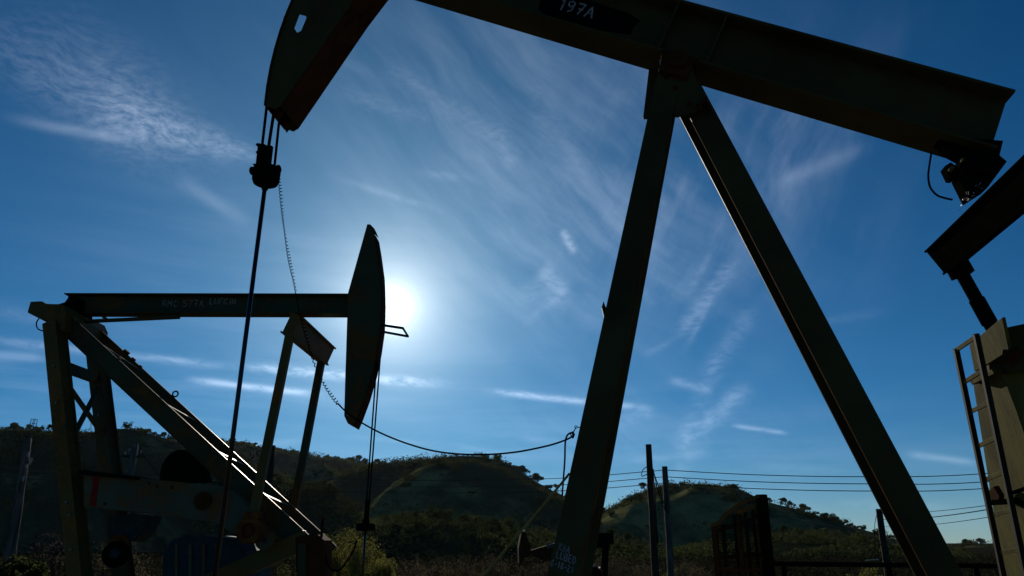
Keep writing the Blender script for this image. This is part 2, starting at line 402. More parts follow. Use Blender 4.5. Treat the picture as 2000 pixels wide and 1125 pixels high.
M['wooddark'] = plain('creosoted_wood', (0.065, 0.042, 0.026), 0.9, 0, 0.1, 0.5, 4)

# ------------------------------------------------------------------ ground and hills
def ground_z(x, y):
    r = math.hypot(x, y)
    t = min(1, max(0, (r - 26) / 20)); t = t * t * (3 - 2 * t)
    return -2.4 * t
def fbm(x, y, z=0.0, o=4):
    return noise.fractal(Vector((x, y, z)), 1.0, 2.1, o)
def build_ground():
    rs = [0, 2, 4, 7, 10, 14, 18, 22, 26, 30, 34, 38, 42, 46, 54, 64, 80, 100, 130, 170, 230, 320, 500, 900, 1600, 3000]
    K = 96; vs = [(0, 0, 0)]; fs = []
    for r in rs[1:]:
        for k in range(K):
            a = 2 * math.pi * k / K; x, y = r * math.sin(a), r * math.cos(a)
            vs.append((x, y, ground_z(x, y) + (0.06 * fbm(x * .3, y * .3) if r < 200 else 0) - (0.02 if r < 26 else 0)))
    fs += [(0, 1 + (k + 1) % K, 1 + k) for k in range(K)]
    for i in range(len(rs) - 2):
        b0, b1 = 1 + i * K, 1 + (i + 1) * K
        fs += [(b0 + k, b0 + (k + 1) % K, b1 + (k + 1) % K, b1 + k) for k in range(K)]
    me = bpy.data.meshes.new('ground'); me.from_pydata(vs, [], fs)
    m, nt, b = new_mat('dry_ground'); co = obj_coord(nt)
    n1 = noise_tex(co, 0.35, 6, 0.65); n2 = noise_tex(co, 6, 4)
    c = mixcol(smooth(n1, 0.4, 0.62), (0.018, 0.016, 0.011), (0.012, 0.015, 0.006))  # valley floor painted dark for the hill shadow lying on it
    c = mixcol(n2 * 0.4, c, (0.022, 0.019, 0.014))
    ln = nt.nodes.new('ShaderNodeVectorMath'); ln.operation = 'LENGTH'; nt.links.new(co.o, ln.inputs[0])
    edge = S(ln.outputs['Value']) + (n1 - 0.5) * 8.0
    pad = mixcol(smooth(n1, 0.35, 0.65), (0.33, 0.26, 0.17), (0.22, 0.17, 0.11))  # unseen pad made pale to bounce warm light onto steel undersides
    pad = mixcol(smooth(n2, 0.55, 0.75) * 0.6, pad, (0.10, 0.085, 0.06))
    c = mixcol(smooth(edge, 27.0, 21.0), c, pad); setc(nt, b, c, 1.0, 0, 0.0); bump(nt, b, n2, 0.6, 0.05)
    return tag(link_mesh('ground', me, m, None, True), kind='structure')
build_ground()

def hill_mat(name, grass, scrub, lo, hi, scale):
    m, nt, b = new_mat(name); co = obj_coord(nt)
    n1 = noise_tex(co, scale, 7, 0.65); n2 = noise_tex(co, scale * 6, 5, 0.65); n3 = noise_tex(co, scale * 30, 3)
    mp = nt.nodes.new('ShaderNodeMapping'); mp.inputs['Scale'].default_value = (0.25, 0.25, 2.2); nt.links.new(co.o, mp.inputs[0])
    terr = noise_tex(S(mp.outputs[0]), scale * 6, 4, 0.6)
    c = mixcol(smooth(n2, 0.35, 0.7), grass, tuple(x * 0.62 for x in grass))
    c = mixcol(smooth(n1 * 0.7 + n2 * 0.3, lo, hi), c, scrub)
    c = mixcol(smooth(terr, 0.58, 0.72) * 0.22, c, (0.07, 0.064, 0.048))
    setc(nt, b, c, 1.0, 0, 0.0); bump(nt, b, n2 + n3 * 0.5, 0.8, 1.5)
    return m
HM = hill_mat('grassy_hillside', (0.21, 0.205, 0.072), (0.042, 0.050, 0.024), 0.42, 0.56, 0.012)
HM2 = hill_mat('scrubby_hillside', (0.150, 0.150, 0.058), (0.038, 0.045, 0.023), 0.36, 0.50, 0.016)

HM3 = hill_mat('dark_brush_slope', (0.050, 0.062, 0.022), (0.022, 0.028, 0.013), 0.36, 0.50, 0.02)  # on the bench this dark tone stands in for hill shadow

def interp(tab, x):
    if x <= tab[0][0]: return tab[0][1]
    for (x0, y0), (x1, y1) in zip(tab, tab[1:]):
        if x <= x1:
            t = (x - x0) / (x1 - x0); return y0 + (y1 - y0) * t
    return tab[-1][1]
HILLS = {}
def hill(key, crest, D, mat, depth=0.22, power=2.2, seed=0, rough=1.0, dD=0.0, back=0.25, step=5):
    """crest: (image column, image row) of the ridge line, which stands D metres off; the near slope falls over depth*D"""
    x0, x1 = crest[0][0], crest[-1][0]; n = int((x1 - x0) / step); rows_n, rows_b = 26, 8
    vs = []; fs = []; grid = []
    for i in range(n + 1):
        x = x0 + (x1 - x0) * i / n
        y = sum(interp(crest, x + d) for d in (-14, -7, 0, 7, 14)) / 5
        a, e = azel(x, y); a = rad(a)
        Dc = D * (1 + dD * (x - (x0 + x1) / 2) / 1000 + 0.05 * fbm(x * .004, seed * 3.3))
        zc = EYE + Dc * math.tan(rad(e)); z0 = -3.2; col = []
        for j in range(rows_n + rows_b + 1):
            if j <= rows_n:
                t = j / rows_n; r = Dc * (1 - depth) + Dc * depth * t; h = 1 - (1 - t) ** power
            else:
                t = (j - rows_n) / rows_b; r = Dc * (1 + back * t); h = 1 - t * t * 1.05
            px, py = r * math.sin(a), r * math.cos(a)
            z = z0 + (zc - z0) * h
            amp = rough * (zc - z0) * 0.30 * (h * (1 - h) * 4) if j <= rows_n else 0
            rid = 1 - 2 * abs(fbm(px * .012 + seed, py * .006, seed, 3))
            z += amp * (rid - 0.35) * 0.55
            z += rough * (0.35 * fbm(px * .09, py * .09, seed, 3) + (0.9 * fbm(px * .03, py * .03, seed + 5, 3) if j < rows_n - 3 else 0)) * min(1, (1 - abs(h)) * 3 + 0.5)
            col.append(len(vs)); vs.append((px, py, z))
        grid.append(col)
    for i in range(n):
        for j in range(rows_n + rows_b):
            fs.append((grid[i][j], grid[i + 1][j], grid[i + 1][j + 1], grid[i][j + 1]))
    me = bpy.data.meshes.new('hill'); me.from_pydata(vs, [], fs)
    o = tag(link_mesh('hill', me, mat, None, True), kind='structure')
    HILLS[key] = (grid, vs, x0, x1, n, rows_n)
    return o
def hill_pt(key, x, t):                     # point of the near slope under image column x, t = 1 on the crest
    grid, vs, x0, x1, n, rn = HILLS[key]
    i = min(n, max(0, (x - x0) / (x1 - x0) * n)); j = min(rn, max(0, t * rn))
    i0, j0 = min(int(i), n - 1), min(int(j), rn - 1); u, v = i - i0, j - j0
    q = [Vector(vs[grid[i0 + a][j0 + b]]) for a in (0, 1) for b in (0, 1)]
    return (q[0] * (1 - v) + q[1] * v) * (1 - u) + (q[2] * (1 - v) + q[3] * v) * u

hill('far', [(150, 878), (300, 864), (440, 868), (480, 870), (530, 880), (580, 889), (650, 899), (700, 905), (745, 914), (770, 922), (850, 940), (950, 965)], 900, HM2, 0.2, 2.2, 1, 1.0)
hill('left', [(-700, 880), (-350, 850), (-100, 842), (0, 838), (50, 841), (110, 844), (175, 845), (215, 838), (245, 836), (275, 842), (300, 850), (330, 858), (365, 868), (420, 886), (470, 900), (505, 913), (560, 936), (600, 956), (650, 978), (700, 1005), (760, 1040)], 470, HM2, 0.20, 1.5, 2, 1.2)
hill('knoll', [(440, 985), (500, 952), (545, 928), (590, 910), (630, 907), (655, 918), (675, 936), (695, 955), (740, 1000)], 620, HM, 0.15, 2.4, 3, 1.3)
hill('middle_back', [(560, 985), (600, 958), (650, 938), (690, 922), (740, 909), (800, 901), (860, 894), (900, 891), (950, 893), (985, 906), (1010, 920), (1040, 938), (1070, 954), (1095, 967), (1130, 985), (1200, 1012), (1260, 1040)], 540, HM2, 0.18, 1.9, 4, 1.4)
hill('middle', [(640, 1062), (690, 1022), (720, 988), (745, 964), (780, 940), (820, 918), (850, 908), (900, 904), (935, 906), (965, 917), (1000, 935), (1040, 955), (1090, 980), (1150, 1005), (1230, 1045)], 450, HM, 0.22, 2.3, 5, 1.7)
hill('right', [(1060, 1060), (1120, 1032), (1165, 1014), (1200, 992), (1250, 965), (1290, 953), (1340, 948), (1400, 949), (1440, 953), (1470, 968), (1500, 982), (1550, 994), (1600, 1009), (1650, 1025), (1700, 1039), (1750, 1053), (1800, 1068), (1880, 1088)], 480, HM, 0.21, 2.2, 6, 1.5)
hill('far_right', [(1700, 1082), (1780, 1080), (1850, 1076), (1880, 1068), (1910, 1064), (1945, 1074), (2000, 1085), (2150, 1080), (2350, 1060), (2700, 1040)], 800, HM2, 0.2, 2.0, 7, 0.7)
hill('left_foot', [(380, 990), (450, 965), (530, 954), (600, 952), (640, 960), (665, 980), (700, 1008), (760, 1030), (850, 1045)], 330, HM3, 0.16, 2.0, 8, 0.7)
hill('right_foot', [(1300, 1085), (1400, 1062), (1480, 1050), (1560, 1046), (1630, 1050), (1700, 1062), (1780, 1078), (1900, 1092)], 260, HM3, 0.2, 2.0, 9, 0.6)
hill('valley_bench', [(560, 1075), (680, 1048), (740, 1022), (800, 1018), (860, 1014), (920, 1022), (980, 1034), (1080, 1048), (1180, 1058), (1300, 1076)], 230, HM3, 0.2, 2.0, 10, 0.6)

# ------------------------------------------------------------------ leaves, scrub, trees
def leaf_mesh(name, centres, radii, counts, size, mat, seed, flat=0.75, shell=0.55):
    rg = np.random.default_rng(seed); V = []
    for c, r, n in zip(centres, radii, counts):
        d = rg.normal(size=(n, 3)); d /= np.linalg.norm(d, axis=1)[:, None]
        rr = r * (shell + (1 - shell) * rg.random(n) ** 0.5) * (0.8 + 0.35 * rg.random(n))
        p = np.array(c) + d * rr[:, None] * np.array([1, 1, flat])
        a = rg.normal(size=(n, 3)); a /= np.linalg.norm(a, axis=1)[:, None]
        b = np.cross(a, rg.normal(size=(n, 3))); b /= np.linalg.norm(b, axis=1)[:, None] + 1e-9
        s = (size * (0.55 + 0.9 * rg.random(n)))[:, None]
        V.append(np.stack([p - a * s, p - b * s * .55, p + a * s, p + b * s * .55], axis=1).reshape(-1, 3))
    V = np.concatenate(V); k = len(V) // 4
    me = bpy.data.meshes.new(name); me.vertices.add(len(V)); me.vertices.foreach_set('co', V.astype(np.float32).ravel())
    me.loops.add(len(V)); me.loops.foreach_set('vertex_index', np.arange(len(V), dtype=np.int32))
    me.polygons.add(k); me.polygons.foreach_set('loop_start', np.arange(0, len(V), 4, dtype=np.int32))
    me.update(calc_edges=True); me.validate(); me.materials.append(mat)
    return me
M['oakleaf'] = leaf_mat('oak_leaves', (0.030, 0.040, 0.014), (0.078, 0.090, 0.027), 0.4)
M['scrubleaf'] = leaf_mat('scrub_leaves', (0.028, 0.038, 0.014), (0.080, 0.092, 0.027), 0.3)
M['brushleaf'] = leaf_mat('brush_leaves', (0.016, 0.017, 0.009), (0.036, 0.034, 0.017), 0.2)  # valley brush leaves darkened so hill shadow sits in their colour
M['willow'] = leaf_mat('new_willow_leaves', (0.105, 0.112, 0.026), (0.17, 0.155, 0.040), 0.5)
M['dry'] = leaf_mat('dry_twig_leaves', (0.060, 0.052, 0.032), (0.100, 0.084, 0.048), 0.5)
M['shrub'] = leaf_mat('shrub_leaves', (0.045, 0.055, 0.018), (0.085, 0.09, 0.03), 0.5)
M['bark'] = plain('bark', (0.050, 0.042, 0.036), 0.95, 0, 0.05)

def scrub(key, n, trange, size, seed, xr=None, cl=0.0):
    rg = random.Random(seed); grid, vs, x0, x1, nn, rn = HILLS[key]; cs, rs, ns = [], [], []
    tries = 0
    while len(cs) < n and tries < n * 12:
        tries += 1
        x = rg.uniform(*(xr or (x0, x1))); t = rg.uniform(*trange)
        p = hill_pt(key, x, t)
        if fbm(p.x * .02, p.y * .012 + p.z * .05, seed) < cl + rg.uniform(-.12, .12): continue
        r = size * rg.choice((0.35, 0.5, 0.6, 0.8, 1.0, 1.3, 2.0)) * rg.uniform(.7, 1.2)
        cs.append((p.x, p.y, p.z + r * .35)); rs.append(r); ns.append(int(16 + r * 5))
    me = leaf_mesh('hillside_scrub', cs, rs, ns, size * .26, M['scrubleaf'], seed)
    o = bpy.data.objects.new('hillside_scrub', me); COL.objects.link(o)
    return tag(o, kind='stuff')
for key, n, tr, sz, sd, cl in (('far', 500, (.45, 1), 2.8, 11, .0), ('left', 1900, (.25, 1), 1.7, 12, .05), ('knoll', 120, (.2, .9), 2.0, 13, .15), ('middle_back', 900, (.5, 1), 2.0, 14, -.1),
                               ('middle', 800, (.1, .97), 1.5, 15, .12), ('right', 800, (.1, .99), 1.6, 16, .08), ('far_right', 250, (.5, 1), 2.8, 17, -.1), ('left_foot', 700, (.2, 1), 1.5, 18, -.25),
                               ('right_foot', 1300, (.05, 1), 1.2, 19, -.3), ('valley_bench', 1500, (.05, 1), 1.1, 20, -.3)):
    scrub(key, n, tr, sz, sd, cl=cl)

def oak_meshes(seed, H=6.0, W=4.0, wide=1.0):
    rg = random.Random(seed); lob = []
    for k in range(rg.randint(9, 14)):
        a = rg.uniform(0, 6.28); d = W * wide * .72 * rg.random() ** .6; h = H * rg.uniform(.45, .80) - d * .22
        lob.append((Vector((math.cos(a) * d, math.sin(a) * d, max(H * .32, h))), W * rg.uniform(.22, .40)))
    crown = leaf_mesh('crown', [tuple(l[0]) for l in lob], [l[1] for l in lob], [int(70 + 40 * l[1]) for l in lob], W * .075, M['oakleaf'], seed, 0.75, 0.35)
    mb = MB(); lean = Vector((rg.uniform(-.4, .4), rg.uniform(-.4, .4), 0))
    fork = Vector((0, 0, H * .28)) + lean
    mb.tube([Vector((0, 0, -.6)), fork], H * .055, 7, H * .04)
    for l in lob[:7]: mb.tube([fork - ZUP * .05, fork.lerp(l[0], .5) + ZUP * .2, l[0]], H * .025, 5, H * .008)
    trunk = bpy.data.meshes.new('trunk'); trunk.from_pydata([tuple(v) for v in mb.v], [], mb.f); trunk.materials.append(M['bark'])
    return trunk, crown
OAKS = [oak_meshes(s, rH, rW, w) for s, rH, rW, w in ((1, 6, 4, 1.0), (2, 5.2, 4.2, 1.25), (3, 7, 4.2, .9), (4, 4.5, 3.4, 1.1), (5, 6.2, 4.6, 1.3))]
def oak(p, k, sc, rz, label, group=None, cat='tree', name='oak_tree'):
    t = thing(name, p, label, cat, group); t.rotation_euler.z = rz; t.scale = (sc, sc, sc)
    for nm, me in zip(('trunk', 'crown'), OAKS[k % 5]):
        o = bpy.data.objects.new(nm, me); COL.objects.link(o); o.parent = t
    return t
rg = random.Random(77)
def ridge_trees(key, xs, sc, label, group, t=0.985):
    for x in xs:
        p = hill_pt(key, x, t - rg.uniform(0, .03)); oak(p - ZUP * (1.25 * sc), rg.randrange(5), sc * rg.uniform(.7, 1.35), rg.uniform(0, 6), label, group)
ridge_trees('far', [432, 452, 462, 476, 484, 497, 510, 541, 553, 574, 583, 604, 640, 656, 674, 682, 690, 703, 716, 727, 738, 752], 1.35, 'dark round oak in the row along the crest of the far ridge', 'oaks along the far ridge')
ridge_trees('middle_back', [968, 978, 990, 999, 1008, 1017, 1026, 1033], .95, 'leafy oak in the clump on the right shoulder of the middle hill', 'oaks on the shoulder of the middle hill')
ridge_trees('left', [262, 274, 285, 296, 308, 322, 338], .8, 'low dark oak on the crest of the left hill, right of the pumpjack legs', 'oaks on the crest of the left hill')
ridge_trees('left', [58, 70, 82, 95], .55, 'low shrubby oak beside the small hilltop derrick', 'shrubby oaks beside the hilltop derrick')
ridge_trees('right', [1645, 1632, 1660, 1672, 1690, 1735, 1748], .62, 'small dark oak on the lower right slope of the right hill', 'oaks down the slope of the right hill')
ridge_trees('far_right', [1880, 1892, 1902, 1918, 1930], 1.05, 'dark oak crowning the small far hill beside the ladder', 'oaks on the far right hill')
ridge_trees('left_foot', [536, 560, 588, 612, 632, 646, 655, 668, 682], .75, 'scrub oak on the low dark spur behind the second pumpjack', 'scrub oaks on the low spur', .97)
for x, tt in ((760, .9), (775, .6), (795, .95), (815, .7), (842, .95), (855, .8), (880, .9), (905, .75), (935, .95), (960, .85), (990, .9), (1025, .8), (1060, .9), (1190, .9), (1230, .8)):
    oak(hill_pt('valley_bench', x, tt) - ZUP * .2, rg.randrange(5), rg.uniform(.45, .7), rg.uniform(0, 6), 'round rim-lit oak at the foot of the middle hill', 'oaks at the foot of the middle hill')
for x, tt in ((1400, .8), (1450, .95), (1490, .8), (1530, .9), (1562, .7), (1600, .95), (1640, .8), (1680, .9), (1720, .8), (1770, .85)):
    oak(hill_pt('right_foot', x, tt) - ZUP * .2, rg.randrange(5), rg.uniform(.4, .62), rg.uniform(0, 6), 'bushy oak on the low rise in front of the right hill', 'oaks on the low rise')
oak(hill_pt('left', 30, .99) - ZUP * 1.4, 4, .95, 1.0, 'wide low dome shaped tree on the crest at the far left')
oak(hill_pt('left', 243, .99) - ZUP * 1.0, 0, .85, 2.0, 'round tree standing beside a pole on the left hill crest')
oak(hill_pt('middle_back', 1050, .985) - ZUP * .3, 4, 1.25, .4, 'largest oak in the group on the right shoulder of the middle hill')
oak(hill_pt('middle_back', 1076, .985) - ZUP * .3, 1, 1.05, 2.4, 'separate oak below the clump on the middle hill, left of the steel leg')
oak(hill_pt('right', 1335, .985) - ZUP * .2, 3, .72, 1.2, 'single small tree on the flat top of the right hill')
oak(hill_pt('right', 1497, .985) - ZUP * .2, 2, .40, 1.2, 'tiny tree on the right hill just behind the guard panel top')
oak(hill_pt('right', 1572, .985) - ZUP * .2, 4, .95, .2, 'lone round oak standing out on the slope of the right hill')
oak(hill_pt('right', 1592, .985) - ZUP * .2, 1, .60, .9, 'smaller oak just right of the lone round oak')

for key, n_, lab, grp in (('middle', 26, 'dark oak or bush dotted over the face of the middle hill', 'oaks dotted over the middle hill'), ('right', 30, 'dark oak or bush dotted over the face of the right hill', 'oaks dotted over the right hill'), ('left', 30, 'dark oak or bush dotted over the face of the left hill', 'oaks dotted over the left hill'), ('left_foot', 14, 'dark oak growing on the face of the low spur', 'oaks on the face of the low spur')):
    lo_, hi_ = {'middle': (735, 1085), 'right': (1175, 1720), 'left': (0, 560), 'left_foot': (520, 700)}[key]
    for _ in range(n_):
        oak(hill_pt(key, rg.uniform(lo_, hi_), rg.uniform(.25, .93)) - ZUP * .9, rg.randrange(5), rg.choice((.35, .5, .6, .8, 1.0)), rg.uniform(0, 6), lab, grp)

def twig_shrub(name, px, top, D, width_px, mat, label, seed, group=None, leaves=1400, twigs=70, leaf=0.05, cat='shrub', erect=0.75):
    g = far_point(px, 1100, D); gz = ground_z(g.x, g.y); zt = far_point(px, top, D).z
    H = zt - gz; W = width_px / F_PX * D / 2
    rgs = random.Random(seed); t = thing(name, Vector((g.x, g.y, gz - .1)), label, cat, group)
    mb = MB(); tips = []
    for k in range(twigs):
        a = rgs.uniform(0, 6.28); rr = W * rgs.random() ** .55; h = H * math.sqrt(max(.08, 1 - (rr / W) ** 2 * .75)) * rgs.uniform(.6, 1.0)
        top_ = Vector((math.cos(a) * rr, math.sin(a) * rr, h)); b0 = Vector((math.cos(a) * rr * .25, math.sin(a) * rr * .25, 0))
        mid = b0.lerp(top_, .55) + Vector((0, 0, H * .06 * erect)) + Vector((rgs.uniform(-.1, .1), rgs.uniform(-.1, .1), 0)) * W
        mb.tube([b0, mid, top_], 0.022 * H / 4, 4, 0.005, cap=False)
        tips.append((mid, top_))
        for q in range(3):
            f = rgs.uniform(.3, .9); s0 = mid.lerp(top_, f)
            e = s0 + Vector((rgs.uniform(-1, 1), rgs.uniform(-1, 1), rgs.uniform(.3, 1.2))) * (H * .12)
            mb.tube([s0, e], 0.007 * H / 4, 3, 0.003, cap=False); tips.append((s0, e))
    me = bpy.data.meshes.new('stem'); me.from_pydata([tuple(v) for v in mb.v], [], mb.f)
    link_mesh('stem', me, M['bark'], t)
    per = max(2, leaves // len(tips)); cs = []; rs = []; ns = []
    for a, b in tips:
        for f in (.35, .7, 1.0):
            c = a.lerp(b, f); cs.append(tuple(c)); rs.append(H * .055); ns.append(max(1, per // 3))
    lm = leaf_mesh('foliage', cs, rs, ns, leaf, mat, seed, 1.1, 0.1)
    o = bpy.data.objects.new('foliage', lm); COL.objects.link(o); o.parent = t
    return t
twig_shrub('willow_shrub', 690, 1034, 44, 145, M['willow'], 'yellow green willow behind the foot of the second pumpjack', 1, None, 16000, 110, .045)
twig_shrub('willow_shrub', 745, 1078, 40, 70, M['willow'], 'smaller yellow willow just left of the hanging rod', 2, None, 6000, 60, .045)
for i, (px, tp, D, w) in enumerate(((800, 1082, 44, 110), (850, 1072, 48, 130), (905, 1080, 46, 110), (965, 1074, 50, 130), (1048, 1078, 46, 110), (1195, 1070, 60, 120), (1250, 1088, 52, 90), (1330, 1086, 60, 90), (1370, 1098, 50, 70))):
    twig_shrub('bare_shrub', px, tp, D, w, M['dry'], ('grey brown leafless shrub in the row left of the yellow rope' if px < 1100 else 'grey brown leafless shrub between the lettered leg and the guard'), 10 + i,
               'leafless shrubs left of the rope' if px < 1100 else 'leafless shrubs right of the leg', 3600, 150, .035)
twig_shrub('leafy_shrub', 30, 1080, 26, 130, M['shrub'], 'dense dark green bush in the lower left corner', 30, None, 9000, 90, .05)
twig_shrub('bare_shrub', 110, 1015, 34, 130, M['dry'], 'tall bare branched shrub behind the left pumpjack leg', 31, None, 2500, 110, .03)
twig_shrub('bare_shrub', 235, 1040, 40, 120, M['dry'], 'pale twiggy shrub behind the red striped crank arm', 32, None, 5000, 110, .04)
twig_shrub('leafy_shrub', 1690, 1103, 40, 90, M['willow'], 'yellow green shrub below the rail of the pipe fence', 33, None, 5000, 60, .045)
twig_shrub('leafy_shrub', 555, 1095, 38, 90, M['shrub'], 'green shrub seen under the brown strut of the second pumpjack', 34, None, 4000, 60, .045)
twig_shrub('leafy_shrub', 1290, 1100, 42, 60, M['shrub'], 'low green shrub at the foot of the two bare poles', 35, None, 3000, 50, .045)
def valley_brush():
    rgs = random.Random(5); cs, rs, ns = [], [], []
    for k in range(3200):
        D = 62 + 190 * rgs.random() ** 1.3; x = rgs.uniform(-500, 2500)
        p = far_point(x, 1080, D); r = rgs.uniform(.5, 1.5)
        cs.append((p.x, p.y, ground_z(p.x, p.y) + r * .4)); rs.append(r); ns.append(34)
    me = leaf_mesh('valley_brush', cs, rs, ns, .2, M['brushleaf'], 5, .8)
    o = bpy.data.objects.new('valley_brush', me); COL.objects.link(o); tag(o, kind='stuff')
valley_brush()
#@@PART2@@
# ------------------------------------------------------------------ the near pumpjack (conventional beam unit)
P1 = Plane(1340, 6.3, 8.0)
def near_pumpjack():
    n, t = P1.n, P1.t
    g0 = P1.w(0.9, 0, 0)
    R = thing('pumpjack', g0, 'big dark green pumpjack close by, its beam slanting across the top over tall legs', 'pumpjack')
    pivot = P1.w(0.19, 5.66)
    # walking beam
    d = (P1.w(2.94, 5.19) - P1.w(0.32, 6.38)).normalized(); up = n.cross(d).normalized()
    if up.z < 0: up = -up
    topn = P1.w(0.32, 6.38); H = 0.585; W = 0.36
    c0 = topn - up * (H / 2)
    A = c0 - d * 2.85; tail = c0 + d * ((P1.w(2.94, 5.19) - topn).dot(d))
    beam = MB().wbeam(A, tail, up, H, W, 0.028, 0.018).build('walking_beam', M['green'], R, bevel=0.004)
    for px0, px1 in (((1325, 15), (1287, 92)), ((1420, 35), (1382, 120))):
        q = P1.pt(*px0, -0.1); s = (q - c0).dot(d); c = c0 + d * s
        for sg in (-1, 1):
            MB().box(c + n * (sg * 0.095), d * 0.008, up * (H / 2 - 0.03), n * 0.08).build('stiffener', M['green'], beam)
    # painted number: a flat patch of black paint with chalky figures on the web
    wf = -0.009 - 0.003
    def onweb(px, py): return P1.pt(px, py, wf)
    patch = [onweb(*q) for q in ((1056, -10), (1052, 18), (1075, 36), (1120, 46), (1165, 58), (1232, 68), (1238, 52), (1251, 40), (1235, 30), (1225, 24), (1190, 14), (1160, 4), (1120, -14), (1080, -22))]
    MB().prism(patch, n * 0.002).build('paint_patch', M['blackpaint'], beam)
    lb = MB(); letters(lb, '197A', onweb(1088, 17) - n * 0.003, d, up, 0.082, 0.016, -n, .05, 3); lb.build('lettering', M['white'], beam)
    # head: hollow shell of two cheek plates, curved front plate and a straight rear plate
    Rh = 3.885; arc = []
    for i in range(15):
        a = rad(181.2 - i * 3.1); arc.append((0.19 + Rh * math.cos(a), 5.66 + Rh * math.sin(a)))
    rear = [(-2.25, 8.05), (-2.12, 7.45), (-2.55, 7.25), (-2.9, 6.71), (-3.55, 5.57), (-3.60, 5.54)]
    outline = arc + rear
    hw = 0.22
    def plate(off, hole):
        bm = bmesh.new(); o_ = [bm.verts.new(P1.w(a, z, off) - g0) for a, z in outline]; h_ = [bm.verts.new(P1.w(a, z, off) - g0) for a, z in hole]
        e = [bm.edges.new((q[i], q[(i + 1) % len(q)])) for q in (o_, h_) for i in range(len(q))]
        bmesh.ops.triangle_fill(bm, edges=e, use_beauty=True, use_dissolve=False)
        r = bmesh.ops.extrude_face_region(bm, geom=bm.faces[:]); bmesh.ops.translate(bm, verts=[v for v in r['geom'] if isinstance(v, bmesh.types.BMVert)], vec=n * 0.014)
        bmesh.ops.recalc_face_normals(bm, faces=bm.faces)
        me = bpy.data.meshes.new('cheek_plate'); bm.to_mesh(me); bm.free(); return me
    head = link_mesh('horse_head', plate(-hw, [(-3.455, 6.61), (-3.365, 6.575), (-3.415, 6.405), (-3.455, 6.385), (-3.495, 6.45)]), M['green'], R)
    link_mesh('cheek_plate', plate(hw - .014, [(-3.60, 6.62), (-3.15, 6.62), (-3.10, 7.2), (-3.35, 7.25), (-3.58, 6.9)]), M['green'], head)
    fp = MB()
    inner = [(0.19 + (Rh + .014) * math.cos(rad(181.2 - i * 3.1)), 5.66 + (Rh + .014) * math.sin(rad(181.2 - i * 3.1))) for i in range(15)]
    for i0, i1, o0, o1 in ((0, 4, -hw - .02, hw + .02), (4, 6, -hw - .02, -.17), (4, 6, .17, hw + .02), (6, 14, -hw - .02, hw + .02)):
        fp.prism([P1.w(a, z, o0) for a, z in arc[i0:i1 + 1]] + [P1.w(a, z, o0) for a, z in reversed(inner[i0:i1 + 1])], n * (o1 - o0))
    fp.build('front_plate', M['rust'], head)
    rp = MB()
    for (a0, z0), (a1, z1) in zip(rear[2:], rear[3:5]):
        q0, q1 = P1.w(a0, z0), P1.w(a1, z1)
        rp.bar(q0, q1, n, 2 * hw - .03, 0.012)
    rp.build('rear_plate', M['rust'], head)
    for off in (-.12, .10): MB().prism([P1.w(-3.67, 5.60, off), P1.w(-3.56, 5.58, off), P1.w(-3.62, 5.47, off)], n * .02).build('cable_anchor', M['rust'], head)
    MB().prism([P1.pt(553, 244, .2), P1.pt(564, 246, .2), P1.pt(558, 256, .2)], n * .02).build('lip', M['rust'], head)
    MB().prism([P1.pt(554, 32, -.2), P1.pt(562, 32, -.2), P1.pt(558, 56, -.2), P1.pt(552, 54, -.2)], n * .1).build('lug', M['rust'], head)
    # samson post: two spread front legs and one rear leg
    def leg(A, B, webdir, h, b, mat):
        return MB().wbeam(A, B, webdir, h, b, 0.02, 0.016).build('leg', mat, R, bevel=0.003)
    topF = P1.pt(1303, 165, -0.16); midF = P1.pt(1128, 1000, -0.80); fF = topF + (midF - topF) * ((topF.z - 0.42) / (topF.z - midF.z))
    front = leg(topF, fF, n, 0.10, 0.208, M['green'])
    a_, o_, z_ = P1.loc(topF); b_, p_, y_ = P1.loc(fF)
    leg(P1.w(a_, z_, -o_), P1.w(b_, y_, -p_), n, 0.11, 0.225, M['green'])
    topR = P1.pt(1341, 184, 0.0); midR = P1.pt(1768, 1000, 0.0); fR = topR + (midR - topR) * ((topR.z - 0.42) / (topR.z - midR.z))
    dR = (fR - topR).normalized(); web = n.copy()
    rearleg = leg(topR, fR, web, 0.28, 0.225, M['green'])
    off_ = web.normalized() * -.134; sdR = dR.cross(web).normalized(); sdR = -sdR if sdR.dot(t) > 0 else sdR
    MB().bar(topR + dR * .35 + off_ + sdR * .1145, fR + off_ + sdR * .1145, n, .008, .006).build('edge_strip', M['orange'], rearleg)  # added strip; its rust orange imitates sunlight along the flange edge
    # spike, hook and lettering on the near front leg
    dl = (fF - topF).normalized(); un = (n - dl * n.dot(dl)).normalized(); sd = dl.cross(un)
    if sd.dot(t) < 0: sd = -sd
    MB().bar(topF + dl * .5 - un * .047 + sd * .107, fF - un * .047 + sd * .107, un, .010, .008).build('edge_strip', M['orange'], front)
    face = lambda k: topF + dl * k - un * (0.050 + 0.0035)
    def along(py):
        lo, hi = 0.0, 6.0
        for _ in range(40):
            m_ = (lo + hi) / 2; q = topF + dl * m_ - CAMP; yy = 562.5 - F_PX * q.dot(_U) / q.dot(_F)
            lo, hi = (m_, hi) if yy < py else (lo, m_)
        return lo
    lm = MB()
    for txt, py, off, sz, sd_ in (('KBA', 1081, -.070, .0215, 5), ('LUBED', 1097, -.076, .0225, 6), ('6-18-21', 1114, -.100, .0210, 7)):
        letters(lm, txt, face(along(py)) + sd * off, (sd * .99 + dl * .08).normalized(), -dl * 1.35, sz, .0052, -un, .07, sd_)
    lm.build('lettering', M['white'], front)
    q = P1.pt(1183, 600, -.45)
